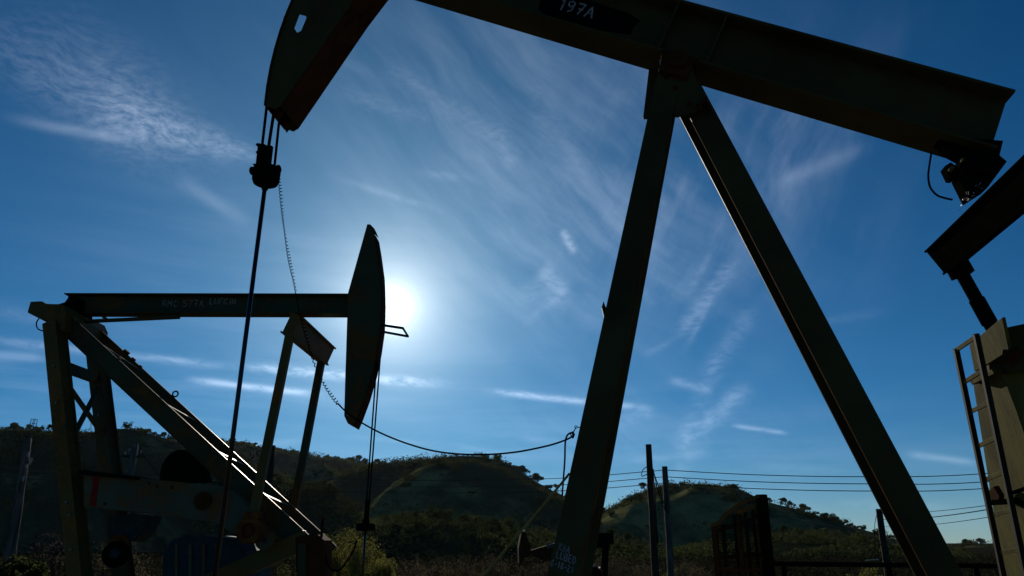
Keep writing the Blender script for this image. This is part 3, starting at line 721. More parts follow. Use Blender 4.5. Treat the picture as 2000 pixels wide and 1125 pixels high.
    MB().prism([P1.pt(1179, 588, -.45), P1.pt(1183, 600, -.45), P1.pt(1186, 597, -.45), P1.pt(1184, 630, -.45), P1.pt(1179, 618, -.45), P1.pt(1175, 600, -.45)], n * .03).build('clip', M['green'], front)
    hk = MB(); hc = P1.pt(1125, 834, -.55); hk.torus(hc, n, .0085, .0035, 14, 5); hk.tube([hc + t * .012, P1.pt(1134, 836, -.55), P1.pt(1142, 838, -.55)], .0035, 6)
    hk.build('hook', M['steel'], front)
    # saddle and centre bearing at the apex
    MB().prism([P1.pt(1270, 112, .16), P1.pt(1256, 230, .16), P1.pt(1318, 232, .16), P1.pt(1330, 112, .16)], n * .03).build('saddle_plate', M['green'], R, bevel=.003)
    sb = MB()
    sb.cyl(pivot - n * .34, pivot + n * .34, .085, 20)
    sb.box(pivot + up * .07, d * .17, up * .035, n * .25)
    for o in (-.24, .24): sb.box(pivot + n * o - up * .02, d * .13, up * .11, n * .05)
    sb.build('centre_bearing', M['rust'], R, bevel=.004)
    cp = MB()
    cp.prism([P1.pt(1288, 118, -.22), P1.pt(1277, 196, -.22), P1.pt(1322, 228, -.22), P1.pt(1374, 214, -.22), P1.pt(1371, 190, -.22), P1.pt(1352, 130, -.22)], n * .022)
    cp.prism([P1.w(*P1.loc(P1.pt(x, y, -.22))[::2], .20) for x, y in ((1288, 118), (1280, 172), (1362, 182), (1352, 130))], n * .022)
    cp.box(P1.w(.17, 5.42), t * .17, ZUP * .018, n * .19)
    cp.build('cap_plate', M['green'], R, bevel=.003)
    for x, y in ((1346, 204), (1366, 206), (1374, 202), (1368, 214), (1300, 150), (1340, 150), (1320, 172)):
        q = P1.pt(x, y, -.225); MB().cyl(q + n * .002, q - n * .02, .022, 6).cyl(q - n * .018, q - n * .045, .014, 6).build('bolt', M['rust'], R)
    MB().box(P1.pt(1382, 205, -.2), dR * .05, n * .06, dR.cross(n) * .012).build('splice_plate', M['rust'], R)
    MB().bar(P1.pt(1289, 117, -.26), P1.pt(1292, 133, -.26), t, .010, .006).build('shim', M['steel'], R)
    # tail bearing, equalizer and pitman arms
    tb = MB()
    tb.prism([P1.pt(x, y, .07) for x, y in ((1815, 280), (1824, 290), (1848, 310), (1866, 320), (1858, 358), (1880, 402), (1915, 380), (1952, 330), (1938, 318), (1945, 290))], n * -.14)
    tb.prism([P1.pt(x, y, .05) for x, y in ((1836, 335), (1848, 327), (1866, 340), (1856, 358), (1847, 358))], n * -.10)
    tb.cyl(P1.pt(1900, 335, .07) + n * .07, P1.pt(1900, 335, .07) - n * .22, .11, 20)
    tb.build('tail_bearing', M['black'], R, bevel=.004)
    fit = MB()
    for (x, y), s in (((1858, 330), .026), ((1880, 313), .018)):
        fit.box(P1.pt(x, y, -.085), (t * .6 + ZUP * .8) * s, (t * .8 - ZUP * .6) * s * .6, n * .02)
    fit.build('lit_fitting', M['khaki'], R, bevel=.006)  # boxes for the light bits on the bearing, pale khaki to look lit
    rg_ = random.Random(4); gs = MB()
    for k in range(26):
        f = rg_.random(); x = 1878 + 34 * f + rg_.gauss(0, 3); y = 398 - 36 * f + rg_.gauss(0, 4); q = P1.pt(x, y, -.09 + rg_.uniform(-.02, .02))
        e = q + Vector((rg_.gauss(0, 1), rg_.gauss(0, 1), rg_.gauss(0, 1))) * .012
        gs.tube([q, e], rg_.uniform(.0016, .003), 4)
    gs.build('grease', M['grease'], R)
    pd = (t * .48 - ZUP * .88).normalized(); pn = pd.cross(n).normalized()
    ec = (P1.pt(1805, 485, .95) + P1.pt(1884, 520, .95)) / 2 + pd * .0
    a_e, _, z_e = P1.loc(ec); ez0 = P1.w(a_e, z_e, -1.05); ez1 = P1.w(a_e, z_e, .95)
    eq = MB(); eq.wbeam(ez0, ez1, pd, .275, .235, .018, .20); eq.build('equalizer', M['black'], R, bevel=.004)  # black colour stands for the shade on its side face
    crank_c = P1.w(a_e + 1.15, 2.0); pin = P1.w(a_e + .92, 2.05)
    for o in (-.92, .86):
        top_ = P1.w(a_e, z_e, o) + pd * .12; aim = P1.pt(1938, 640, .86); da, _, dz = P1.loc(aim); bot = P1.w(da, dz, o)
        dd = (bot - top_).normalized(); bot = top_ + dd * 2.35
        pm = MB(); pm.cyl(top_, bot, .058, 16); pm.cyl(top_ + dd * .36, top_ + dd * .60, .068, 16); pm.box(top_ + dd * .02, n * .06, dd * .10, dd.cross(n) * .085)
        pm.build('pitman_arm', M['black'], R, True)
        pb = MB(); pb.ring(bot, n, .07, .15, .07); pb.build('crank_bearing', M['rust'], R)
        cr = MB(); pc = bot + n * (.12 if o > 0 else -.12); cc = pc + t * .62 - ZUP * .12; dcr = (cc - pc).normalized(); w2 = n.cross(dcr)
        cr.prism([pc - dcr * .2 + w2 * .13 - n * .07, pc - dcr * .2 - w2 * .13 - n * .07, cc + dcr * 1.0 - w2 * .34 - n * .07, cc + dcr * 1.0 + w2 * .34 - n * .07], n * .14)
        cr.build('crank_arm', M['green'], R, bevel=.01)
    sk = MB()
    for o in (-.75, .75): sk.wbeam(P1.w(-2.4, .22, o), P1.w(5.0, .22, o), ZUP, .40, .25)
    for a in (-2.2, P1.loc(fF)[0], P1.loc(fR)[0], 3.4, 4.8): sk.bar(P1.w(a, .24, -.62), P1.w(a, .24, .62), t, .2, .3)
    sk.build('skid_base', M['green'], R)
    return topF, dl, un
nj = near_pumpjack()

# hose hanging off the tail
hs = bez([P1.pt(x, y, -.1) for x, y in ((1819, 298), (1815, 325), (1813, 345), (1817, 366), (1830, 381), (1846, 387), (1860, 390))], 6)
tag(MB().tube(hs, .0085, 8).build('grease_hose', M['cable'], None, True), 'short black hose dangling in a curve from the tail of the big beam', 'hose')

# rod string hanging from the near head
def near_rod():
    base = P1.pt(513, 362, .05); n, t = P1.n, P1.t
    R = thing('polished_rod', Vector((base.x, base.y, 0)), 'polished rod with its round load cell hanging on cables from the big slanting head', 'pump rod')
    def cab(p0, p1, o0, o1, r):
        MB().tube([P1.pt(*p0, o0), P1.pt(*p1, o1)], r, 8).build('bridle_cable', M['cable'], R, True)
    cab((523, 190), (512, 285), -.10, 0, .0145); cab((538, 200), (524, 290), 0, .04, .0165); cab((549, 200), (535, 335), .14, .10, .0135)
    c = P1.pt(520, 343, .05)
    lc = MB()
    prof = [(.02, -.108), (.085, -.102), (.115, -.085), (.128, -.050), (.130, .0), (.132, .045), (.125, .075), (.08, .082), (.02, .085)]
    for (r0, z0), (r1, z1) in zip(prof, prof[1:]): lc.tube([c + ZUP * z0, c + ZUP * z1], r0, 28, r1, cap=False)
    lc.build('load_cell', M['black'], R, True)
    ears = MB()
    for s in (-1, 1): ears.cyl(c + t * (s * .118) + ZUP * .045 - n * .03, c + t * (s * .150) + ZUP * .045 - n * .03, .042, 14)
    ears.build('lug', M['black'], R, bevel=.008)
    cl = MB()
    for (x, y0, y1, r, o) in ((511, 284, 328, .045, .02), (525, 286, 330, .034, .06)):
        q0, q1 = P1.pt(x + 2, y0, o), P1.pt(x, y1, o)
        q1 = Vector((q0.x, q0.y, q1.z)); cl.cyl(q0, q1, r, 14)
    for y in (283, 298, 320): q = P1.pt(505, y, 0); cl.box(q, t * .022, ZUP * .012, n * .02)
    cl.box(P1.pt(498, 322, 0), t * .018, ZUP * .006, n * .02)
    cl.build('rod_clamp', M['black'], R, bevel=.006)
    b = c - ZUP * .1
    MB().cyl(b, b - ZUP * .05, .030, 14).build('coupling', M['black'], R, True)
    foot = Vector((b.x, b.y, .9)); top = b
    q = P1.pt(411, 1120, .05); foot = Vector((b.x * .35 + q.x * .65, b.y * .35 + q.y * .65, .9))
    MB().cyl(b, foot, .0205, 14).build('rod', M['steel_dark'], R, True)
    st = MB(); st.cyl(foot - ZUP * .9, foot - ZUP * .55, .16, 20); st.cyl(foot - ZUP * .55, foot, .07, 18); st.cyl(foot - ZUP * .18, foot - ZUP * .10, .13, 18)
    st.build('stuffing_box', M['rust'], R)
M['steel_dark'] = plain('oiled_steel_rod', (0.020, 0.021, 0.024), 0.3, 0.6, 0.5)
near_rod()

# coiled signal cable from the load cell to the hook on the leg
def signal_cable():
    ctrl = [(545, 345, .02), (549, 385, .02), (553, 430, .0), (562, 490, -.05), (574, 550, -.1), (583, 600, -.1), (598, 655, -.15), (614, 710, -.2), (634, 752, -.2), (660, 788, -.25), (690, 815, -.28),
            (740, 844, -.32), (800, 868, -.38), (860, 883, -.42), (930, 888, -.46), (1000, 884, -.5), (1060, 873, -.52), (1095, 863, -.55), (1117, 853, -.55), (1120, 846, -.55), (1116, 845, -.55), (1108, 850, -.55), (1104, 865, -.55), (1103, 900, -.55), (1100, 940, -.55), (1098, 968, -.55)]
    path = bez([P1.pt(x, y, o) for x, y, o in ctrl], 10)
    cut = next(i for i, p in enumerate(path) if i >= 10 * 9)
    rope = MB(); pts = []
    seg = path[:cut + 1]; L = 0; fine_ = []
    for a, b in zip(seg, seg[1:]):
        m = max(1, int((b - a).length / .0022))
        for j in range(m): fine_.append((a.lerp(b, j / m), (b - a).normalized()))
    acc = 0; pitch = .036; prev = None
    for i, (p, d) in enumerate(fine_):
        if prev is not None: acc += (p - prev).length
        prev = p; u = d.cross(P1.n).normalized(); v = d.cross(u)
        f = i / len(fine_); pt_ = pitch * (1 - .55 * max(0, (f - .6) / .4)); rr = .0135
        ph = 2 * math.pi * acc / pitch + 2.2 * math.sin(acc * 5.1) + 1.1 * math.sin(acc * 13.7); rr *= 0.8 + 0.3 * math.sin(acc * 8.3)
        pts.append(p + (u * math.cos(ph) + v * math.sin(ph)) * rr)
    pts = pts[::3]
    rope.tube(pts, .0042, 5)
    rope.tube([pts[-1]] + path[cut:], .0068, 7)
    k0 = P1.pt(1117, 849, -.55); k1 = P1.pt(1125, 835, -.55)
    rope.tube([k0, k1], .004, 6); rope.tube([P1.pt(1119, 856, -.55), P1.pt(1122, 848, -.55), P1.pt(1118, 843, -.55), P1.pt(1114, 848, -.55), P1.pt(1119, 856, -.55)], .0055, 6)
    return tag(rope.build('signal_cable', M['cable'], None, True), 'black cable, partly coiled like a spring, drooping from the load cell to the leg', 'cable')
signal_cable()
rp_ = [P1.pt(1112, 925, -.68), P1.pt(1085, 958, -.76), P1.pt(1020, 1035, -.95), P1.pt(945, 1125, -1.2)]
rp_.append(rp_[-1] + (rp_[-1] - rp_[-2]).normalized() * 1.1)
tag(MB().tube(bez(rp_, 6), .0085, 8).build('rope', M['rope'], None, True), 'taut yellow rope tied to the lettered leg and running down to the left', 'rope')

# ------------------------------------------------------------------ housing with ladder at the right edge
def housing():
    VPX, VPY = 1160, 1224
    zr = 6.6                                # depth of the near ladder rail
    def at(x, y, depth): return CAMP + ray(x, y) * depth
    rung = (_R * .107 + _U * -.441 + _F * 1.0).normalized()       # away from the camera
    down = (at(1999.5, 1101, zr) - at(1906, 652, zr)).normalized()
    nrm = rung.cross(down).normalized()
    toC = (CAMP - at(1930, 850, zr)).normalized()
    if nrm.dot(toC) < 0: nrm = -nrm
    foot = at(1930, 850, zr); R = thing('machinery_housing', Vector((foot.x, foot.y, 0)), 'tall khaki steel housing with a ladder up its sunlit side, at the right edge', 'machine housing')
    O = at(1906, 652, zr)                   # top of near rail
    fo = O - nrm * .14                      # face plane behind the ladder
    def onface(x, y, off=0.0):
        r = ray(x, y); k = ((fo + nrm * off) - CAMP).dot(nrm) / r.dot(nrm); return CAMP + r * k
    def rail(px0, px1, o):
        MB().bar(at_l(*px0), at_l(*px1), nrm, .045, .036).build('ladder_rail', M['ladder'], R, bevel=.002)
    def at_l(x, y): return onface(x, y, .14)
    rail((1867, 681), (1968, 1165), 0); rail((1906, 652), (2013, 1165), 0)
    for (xa, ya), (xb, yb) in (((1869, 683), (1903, 660)), ((1884, 746), (1917, 725)), ((1898, 803), (1931, 787)), ((1912, 871), (1945, 855)), ((1927, 936), (1960, 922)), ((1941, 1006), (1975, 996)), ((1956, 1080), (1990, 1073)), ((1969, 1148), (2003, 1144))):
        MB().bar(at_l(xa, ya), at_l(xb, yb), nrm, .022, .036).build('ladder_rung', M['khaki'], R, bevel=.002)
    inn = -nrm
    body = [(1899, 742), (1957, 728), (1985, 800), (2012, 880), (2058, 1165), (1966, 1165)]
    MB().prism([onface(*q, -.02) for q in body], inn * .85).build('body', M['khaki'], R, bevel=.006)
    up_ = [(1893, 673), (1957, 620), (1970, 683), (1959, 683), (1959, 692), (1924, 714), (1903, 726)]
    MB().prism([onface(*q, .02) for q in up_], inn * .03).build('top_plate', M['khaki'], R, bevel=.003)
    MB().prism([onface(1900, 690, -.035), onface(1962, 640, -.035), onface(1976, 728, -.035), onface(1908, 742, -.035)], inn * .95).build('cap_box', M['green'], R, bevel=.006)
    MB().prism([onface(1891, 742, .04), onface(1937, 722, .04), onface(1942, 730, .04), onface(1898, 752, .04)], inn * .9).build('collar', M['khaki'], R, bevel=.004)
    MB().prism([onface(1958, 684, .05), onface(1972, 690, .05), onface(1964, 712, .05), onface(1955, 700, .05)], inn * .12).build('lug', M['rust'], R, bevel=.004)
    br = MB()
    br.bar(onface(1933, 982, .08), onface(1990, 978, .08), nrm, .03, .045); br.bar(onface(1980, 962, .1), onface(2030, 945, .1), nrm, .03, .03); br.bar(onface(1980, 975, .1), onface(2040, 1005, .1), nrm, .03, .03)
    br.build('ladder_bracket', M['black'], R)
    MB().prism([onface(1941, 955, .02), onface(1951, 948, .02), onface(1962, 966, .02), onface(1962, 976, .02), onface(1943, 974, .02)], nrm * .05).build('hinge', M['rust'], R, bevel=.004)
M['ladder'] = plain('dark_ladder_paint', (0.012, 0.013, 0.012), 0.7, 0, 0.2)
housing()

# ------------------------------------------------------------------ the second pumpjack (rear pivoted unit)
P2 = Plane(400, 15.5, 2.0)
def second_pumpjack():
    n, t = P2.n, P2.t; pt = P2.pt
    R = thing('pumpjack', Vector(P2.w(-1.0, 0)), 'green and rusty pumpjack with level beam, slim upright head and braced slanted legs', 'pumpjack')
    # beam
    A = (pt(130, 574, -.15) + pt(130, 617, .15)) / 2; B = (pt(690, 573, -.15) + pt(690, 620.5, .15)) / 2
    beam = MB(); beam.wbeam(A, B, ZUP, .408, .30, .024, .016); beam = beam.build('walking_beam', M['green2'], R, bevel=.004)
    bt = (B - A).normalized(); wo = -n * (.008 + .004)
    lb = MB()
    def web(px, py): return pt(px, py, -.012)
    letters(lb, 'RMC 577A', web(316, 599), bt, ZUP, .088, .013, -n, .06, 9); lb.build('lettering', M['fade'], beam)
    MB().box(web(431, 588) + n * .002, bt * .27, ZUP * .085, n * .002).build('name_plate', M['green2'], beam)
    l2 = MB(); letters(l2, 'LUFKIN', web(409, 594) - n * .003, bt, ZUP, .075, .017, -n, .02, 10); l2.build('lettering', M['fade'], beam)
    tr = MB(); tr.bar(pt(142, 629, -.1), pt(350, 619.5, -.1), n, .10, .05); tr.bar(pt(202, 619, -.1), pt(212, 626, -.1), n, .06, .05); tr.bar(pt(150, 622, -.1), pt(160, 618, -.1), n, .06, .05)
    tr.build('truss_rod', M['green2'], R)
    # pivot block at the rear
    MB().prism([pt(x, y, -.75) for x, y in ((53, 610), (59, 589), (81, 588), (89, 593), (121, 594), (128, 610), (124, 648), (100, 640), (88, 628))], n * 1.5).build('pivot_block', M['ochre'], R, bevel=.01)
    MB().prism([pt(x, y, -.28) for x, y in ((112, 594), (126, 590), (136, 576), (150, 580), (150, 618), (118, 620))], n * .56).build('pivot_bearing', M['black'], R, bevel=.01)
    MB().tube(bez([pt(x, y, -.7) for x, y in ((76, 622), (71, 632), (75, 643), (90, 648))], 6), .012, 6).build('hose', M['cable'], R, True)
    # rear legs with cross bracing
    nt0, nt1 = pt(106, 630, -.70), pt(150, 1060, -.70)
    ft0 = nt0 + n * 1.4; ft1 = nt1 + n * 1.4
    dn = (nt1 - nt0).normalized()
    def onleg(base, py):
        lo, hi = 0.0, 9.0
        for _ in range(40):
            m_ = (lo + hi) / 2; q = base + dn * m_ - CAMP; yy = 562.5 - F_PX * q.dot(_U) / q.dot(_F)
            lo, hi = (m_, hi) if yy < py else (lo, m_)
        return base + dn * lo
    ext = (nt0.z - .3) / -dn.z
    for base, mt in ((nt0, M['ochre']), (ft0, M['green2'])):
        lg = MB().wbeam(base, base + dn * ext, n + t * .25, .27, .29, .02, .16).build('leg', mt, R, bevel=.004)
        for k in (.9, 1.6, 3.4, 3.62, 4.2):
            q = base + dn * k - n * .135 + t * (.0 + .03 * math.sin(k * 7)); MB().cyl(q + n * .01, q - n * .03, .022, 8).build('bolt', M['steel'], lg)
    MB().bar(onleg(nt0, 712), onleg(ft0, 742), ZUP, .19, .12).build('cross_beam', M['green2'], R, bevel=.004)
    MB().bar(onleg(nt0, 728), onleg(ft0, 862), t, .10, .03).build('brace', M['green2'], R)
    b2 = MB().bar(onleg(nt0, 868) + t * .04, onleg(ft0, 745) + t * .04, t, .10, .03).build('brace', M['green2'], R)
    # slanted front legs with lacing between them
    a0, a1 = pt(128, 632, -.52), pt(598, 1068, -.52)
    fd = (a1 - a0).normalized(); fup = n.cross(fd)
    if fup.z < 0: fup = -fup
    for o, mt in ((0.0, M['green2']), (1.04, M['green2'])):
        MB().wbeam(a0 + n * o, a1 + n * o + fd * .2, fup, .335, .055, .02, .02).build('front_leg', M['green2'], R, bevel=.003)
        MB().bar(a0 + n * o + fup * .172 - n * .012, a1 + n * o + fup * .172 - n * .012 + fd * .15, n, .032, .006).build('edge_strip', M['slant'], R)  # added bar that gives the sunlit top edge its golden glint
    tot = (a1 - a0).length
    for k0, k1 in ((.105, .21), (.40, .455), (.615, .66), (.80, .845)):
        q0 = a0 + fd * (tot * k0) + fup * .135 + n * .05; q1 = a0 + fd * (tot * k1) + fup * .135 + n * .99
        MB().bar(q0, q1, fd, .05, .012).build('lacing', M['slant'], R)
    for k, o in ((.335, 1.04),):
        q = a0 + fd * (tot * k) + fup * .23 + n * o; ey = MB(); ey.torus(q, n, .055, .016, 16, 6); ey.build('lifting_eye', M['rust'], R, True)
    for k, o, s in ((.12, .98, .10), (.155, .98, .07), (.19, .98, .05), (.205, .05, .045)): MB().cyl(a0 + fd * (tot * k) + fup * .17 + n * o, a0 + fd * (tot * k) + fup * (.17 + s * .6) + n * o, s * .7, 10).build('bolt', M['rust'], R)
    # head
    out = [(717, 438), (722, 441), (726, 447), (732, 460), (737, 490), (743, 535), (745.5, 590), (743, 640), (736.5, 685), (727, 730), (713, 778), (698, 818), (690, 833), (679, 827), (672, 812), (674, 740), (676, 680), (679.5, 572)]
    head = MB().prism([pt(x, y, -.15) for x, y in out], n * .30).build('horse_head', M['green2'], R, bevel=.006)
    fr = MB(); cv = [(732, 460), (737, 490), (743, 535), (745.5, 590), (743, 640), (736.5, 685), (727, 730), (713, 778), (698, 818), (691, 834)]
    inn_ = [pt(x, y, -.17) for x, y in cv]; ou = [pt(x + 2.2, y + .6, -.17) for x, y in cv]
    for i in range(len(cv) - 1): fr.prism([inn_[i] + t * .002, inn_[i + 1] + t * .002, ou[i + 1], ou[i]], n * .34)
    fr.build('front_plate', M['rust'], head)
    tp = MB().prism([pt(717, 438, -.12), pt(723, 438, -.12), pt(731, 446, -.12), pt(736, 458, -.12), pt(726, 449, -.12)], n * .2).build('head_latch', M['rust'], head)
    g_ = MB(); g_.tube([pt(747, 635, -.18), pt(787, 641, -.18), pt(797, 657, .22), pt(748, 648, .22)], .026, 8); g_.build('rod_guard', M['black'], head)
    MB().cyl(pt(679, 811, -.155), pt(679, 811, -.165), .03, 12).build('eyelet', M['steel'], head)
    # equalizer and pitman arms
    e0 = pt(570, 634, -1.12); e1 = e0 + n * 2.35; sl = (t * .55 - ZUP * .83)
    eq = MB(); eq.wbeam(e0, e1, ZUP * .93 + t * .35, .40, .28, .028, .20); eq.build('equalizer', M['ochre'], R, bevel=.006)
    tabs = MB(); tabs.box((e0 + e1) / 2 + ZUP * .24 - t * .10, t * .09, n * .12, ZUP * .10); tabs.build('equalizer_bearing', M['rust'], R, bevel=.01)
    MB().torus(e1 - ZUP * .15 + t * .02, t, .065, .010, 14, 5).build('ring', M['rust'], R, True)
    p0 = pt(569, 640, -1.05); p1 = pt(499, 1000, -1.05); pd = (p1 - p0).normalized()
    pin = pt(489, 1036, -1.05)
    for o in (0, 2.1):
        MB().bar(p0 + n * o, pin + n * o - pd * .22, t, .145, .12).build('pitman_arm', M['ochre'] if o == 0 else M['green2'], R, bevel=.008)
        rb = MB(); rb.ring(pin + n * o, n, .115, .215, .10, 30); rb.cyl(pin + n * (o - .02), pin + n * (o + .08), .112, 20); rb.box(pin + n * o - pd * .24, t * .13, n * .10, pd * .06)
        rb.build('crank_bearing', M['orange'], R, bevel=.006)
    # crank arms with stripe
    arm = [(163, 924), (200, 926), (300, 936), (430, 949), (455, 958), (480, 985), (505, 1020), (503, 1046), (490, 1056), (470, 1050), (420, 1022), (300, 1003), (163, 991)]
    for o in (0, 2.1):
        pts = [pt(x, y, -.93) + n * (o if o == 0 else o - .28) for x, y in arm]
        ca = MB().prism(pts, n * .28).build('crank_arm', M['pale'], R, bevel=.012)
        off = n * (o if o == 0 else o - .28)
        if o == 0:
            MB().prism([pt(x, y, -.936) for x, y in ((182, 931), (194, 932), (187, 989), (175, 989))], n * .004).build('red_stripe', M['red'], ca)
            wl = MB(); wl.prism([pt(x, y, -1.02) for x, y in ((154, 918), (268, 930), (268, 937), (154, 926))], n * .45); wl.build('flange', M['black'], ca)
            sh = MB(); sh.cyl(pt(396, 978, -.96), pt(396, 978, -.90), .10, 22); sh.ring(pt(396, 978, -.955), n, .10, .15, .02); sh.build('shaft_end', M['rust'], ca)
            for x, y in ((291, 944), (306, 950), (205, 984), (440, 962), (336, 952)): MB().cyl(pt(x, y, -.95), pt(x, y, -.92), .025, 8).build('bolt', M['rust'], ca)
            MB().ring(pt(518, 1055, -.90), n, .05, .16, .05).build('spare_pin_hole', M['pale'], ca)
    # gear reducer, guards, prime mover
    MB().prism([pt(x, y, -.62) for x, y in ((316, 1140), (318, 1078), (334, 1056), (356, 1048), (400, 1046), (452, 1052), (476, 1076), (482, 1140))], n * 1.25).build('gear_reducer', M['blue'], R, bevel=.02)
    gr = MB()
    for x in (345, 372, 398, 424): gr.bar(pt(x, 1062, -.63), pt(x, 1150, -.63), t, .05, .04)
    gr.build('rib', M['pale'], R)
    dome = [(311, 940)] + [(352 - 41 * math.cos(rad(a)), 935 - 57 * math.sin(rad(a))) for a in range(10, 175, 11)] + [(396, 940)]
    MB().prism([pt(x, y, .15) for x, y in dome], n * .45).build('belt_guard', M['black'], R, bevel=.02)
    MB().bar(pt(303, 948, -.4), pt(304, 960, -.4), t, .03, .03).build('lever', M['black'], R)
    sm = MB(); sm.prism([pt(x, y, -.3) for x, y in ((207, 1046), (210, 1008), (240, 1003), (292, 1006), (278, 1040), (258, 1058), (222, 1058))], n * .5); sm.build('engine_block', M['blue'], R, bevel=.02)
    oc = MB(); oc.cyl(pt(232, 1064, -.42), pt(232, 1064, -.05), .17, 24); oc.build('collar', M['orange'], R, bevel=.01)
    mo = MB(); mo.cyl(pt(226, 1083, -.5), pt(226, 1083, .3), .22, 24); mo.ring(pt(226, 1083, -.5), n, .09, .2, .02); mo.build('motor', M['black'], R, bevel=.01)
    cp = MB(); cp.cyl(pt(224, 1081, -.53), pt(224, 1081, -.50), .085, 18); cp.build('motor_cap', M['blue'], R, bevel=.01)
    # lower strut, front post, skid
    MB().bar(pt(404, 1142, -.55), pt(600, 1052, -.55), n, .2, .30).build('strut', M['ochre'], R, bevel=.006)
    MB().prism([pt(x, y, -.66) for x, y in ((577, 1050), (598, 1044), (620, 1044), (634, 1056), (634, 1150), (579, 1150))], n * .5).build('front_post', M['rust'], R, bevel=.01)
    MB().bar(pt(590, 1062, -.68), pt(590, 1150, -.68), t, .13, .06).build('post_plate', M['green2'], R)
    skz = MB()
    for o in (-.85, .85): skz.wbeam(P2.w(-3.6, .3, o), P2.w(2.4, .3, o), ZUP, .5, .3)
    for a in (-3.3, -2.4, -1.2, 0, 1.2, 2.2): skz.bar(P2.w(a, .3, -.7), P2.w(a, .3, .7), t, .25, .36)
    skz.bar(P2.w(-2.0, .75, -.3), P2.w(.9, .75, -.3), n, 1.0, .35)
    skz.build('skid_base', M['green2'], R)
    # brake lever and cable loop at the front post
    MB().tube([pt(628, 1050, -.5), pt(629, 1028, -.5), pt(631, 1011, -.5)], .022, 7).build('brake_lever', M['black'], R)
    MB().cyl(pt(631, 1010, -.5) - n * .03, pt(631, 1010, -.5) + n * .05, .035, 10).build('lever_knob', M['rust'], R)
    MB().tube(bez([pt(x, y, -.6) for x, y in ((633, 1060), (636, 1090), (645, 1110), (661, 1114), (675, 1100), (690, 1075), (697, 1055))], 6), .016, 6).build('hose', M['cable'], R, True)
second_pumpjack()

def second_rod():
    n, t = P2.n, P2.t; c = P2.pt(714, 1030, .0)
    R = thing('polished_rod', Vector((c.x, c.y, 0)), 'slim rod hung on two thin cables from the slim upright head of the far pumpjack', 'pump rod')
    for p0, p1, o in (((736, 705), (713, 1020), -.13), ((746, 655), (718, 1020), .15)):
        a = P2.pt(*p0, o); b = P2.pt(*p1, o * .6); MB().tube([a, b], .015, 7).build('bridle_cable', M['cable'], R, True)
    MB().cyl(P2.pt(718, 978, 0), P2.pt(715, 1020, 0), .045, 12).build('rod_clamp', M['black'], R)
    cb = MB(); cb.box(c, t * .12, n * .24, ZUP * .06); cb.box(c + ZUP * .09, t * .05, n * .08, ZUP * .05); cb.build('carrier_bar', M['black'], R, bevel=.01)
    MB().cyl(c, Vector((c.x, c.y, .7)), .022, 10).build('rod', M['steel_dark'], R, True)
    MB().cyl(Vector((c.x, c.y, 0)), Vector((c.x, c.y, .7)), .09, 14).build('stuffing_box', M['rust'], R)
second_rod()

# ------------------------------------------------------------------ the third, distant pumpjack
def third_pumpjack():
    P = Plane(1100, 55, -6); n, t = P.n, P.t; pt = P.pt
    g = pt(1110, 1200, 0); gz = -2.4
    R = thing('pumpjack', Vector((g.x, g.y, gz)), 'small dark pumpjack in the valley, half hidden by the lettered leg', 'pumpjack')
    MB().wbeam(pt(1036, 1090, 0), pt(1168, 1050, 0), ZUP, .95, .5, .05, .03).build('walking_beam', M['rust'], R)
    lb = MB(); letters(lb, '807', pt(1068, 1071, -.05), (pt(1100, 1060, 0) - pt(1068, 1068, 0)).normalized(), ZUP, .20, .07, -n, .03, 2); lb.build('lettering', M['white'], R)
    h = [(1018, 1042), (1023, 1038), (1029, 1044), (1036, 1070), (1042, 1105), (1044, 1150), (1030, 1165), (1020, 1140), (1014, 1100), (1013, 1070)]
    hd = MB().prism([pt(x, y, -.4) for x, y in h], n * .8).build('horse_head', M['rust'], R)
    MB().bar(pt(1018, 1040, -.4), pt(1024, 1036, .4), ZUP, .10, .14).build('head_cap', M['steel'], hd)
    bx = MB(); bx.box(pt(1170, 1052, 0), t * .8, n * .9, ZUP * .35); bx.build('equalizer', M['black'], R)
    MB().box(pt(1172, 1066, 0), t * .5, n * .7, ZUP * .12).build('equalizer_bearing', M['black'], R)
    for x0, x1, o in ((1176, 1170, -.8), (1191, 1187, .8)):
        MB().bar(pt(x0, 1060, 0) + n * o, pt(x1, 1150, 0) + n * o, t, .22, .2).build('pitman_arm', M['black'], R)
    for x in (1085, 1125):
        MB().bar(pt(1104, 1075, 0), pt(x, 1170, 0), n, .3, .3).build('leg', M['rust'], R)
    MB().bar(pt(1145, 1053, .2), pt(1172, 1043, .2), n, .08, .06).build('handrail', M['fade'], R)
    MB().box(Vector((g.x, g.y, gz + .3)), t * 3.6, n * .8, ZUP * .3).build('skid_base', M['rust'], R)
    for o in (-.6, .6):
        a = pt(1014, 1100, o); MB().tube([a, Vector((a.x, a.y, gz + .4))], .03, 5).build('bridle_cable', M['cable'], R)
third_pumpjack()

def red_motor():
    P = Plane(1160, 18, 0); n, t = P.n, P.t; pt = P.pt
    c = pt(1157, 1124, 0)
    R = thing('pump_motor', Vector((c.x, c.y, 0)), 'small dark red motor with bolts added for its glints behind the foot of the lettered leg', 'motor')
    MB().cyl(c - n * .3, c + n * .3, .20, 28).build('motor_body', M['red'], R, bevel=.02)
    MB().cyl(c - n * .36, c - n * .31, .17, 24).build('end_cover', M['black'], R, bevel=.01)
    for a in range(30, 160, 16):
        q = c + (t * math.cos(rad(a)) + ZUP * math.sin(rad(a))) * .2; dr = (q - c).normalized()
        for o, r_ in ((-.2, .018), (.1, .014)): MB().cyl(q - dr * .02 + n * o, q + dr * .035 + n * o, r_, 8).build('bolt', M['steel'], R)  # steel bolts added to give the red body its sparkles
    MB().box(Vector((c.x, c.y, (c.z - .2) / 2)), t * .3, n * .35, ZUP * ((c.z - .2) / 2)).build('pedestal', M['black'], R, bevel=.02)
red_motor()

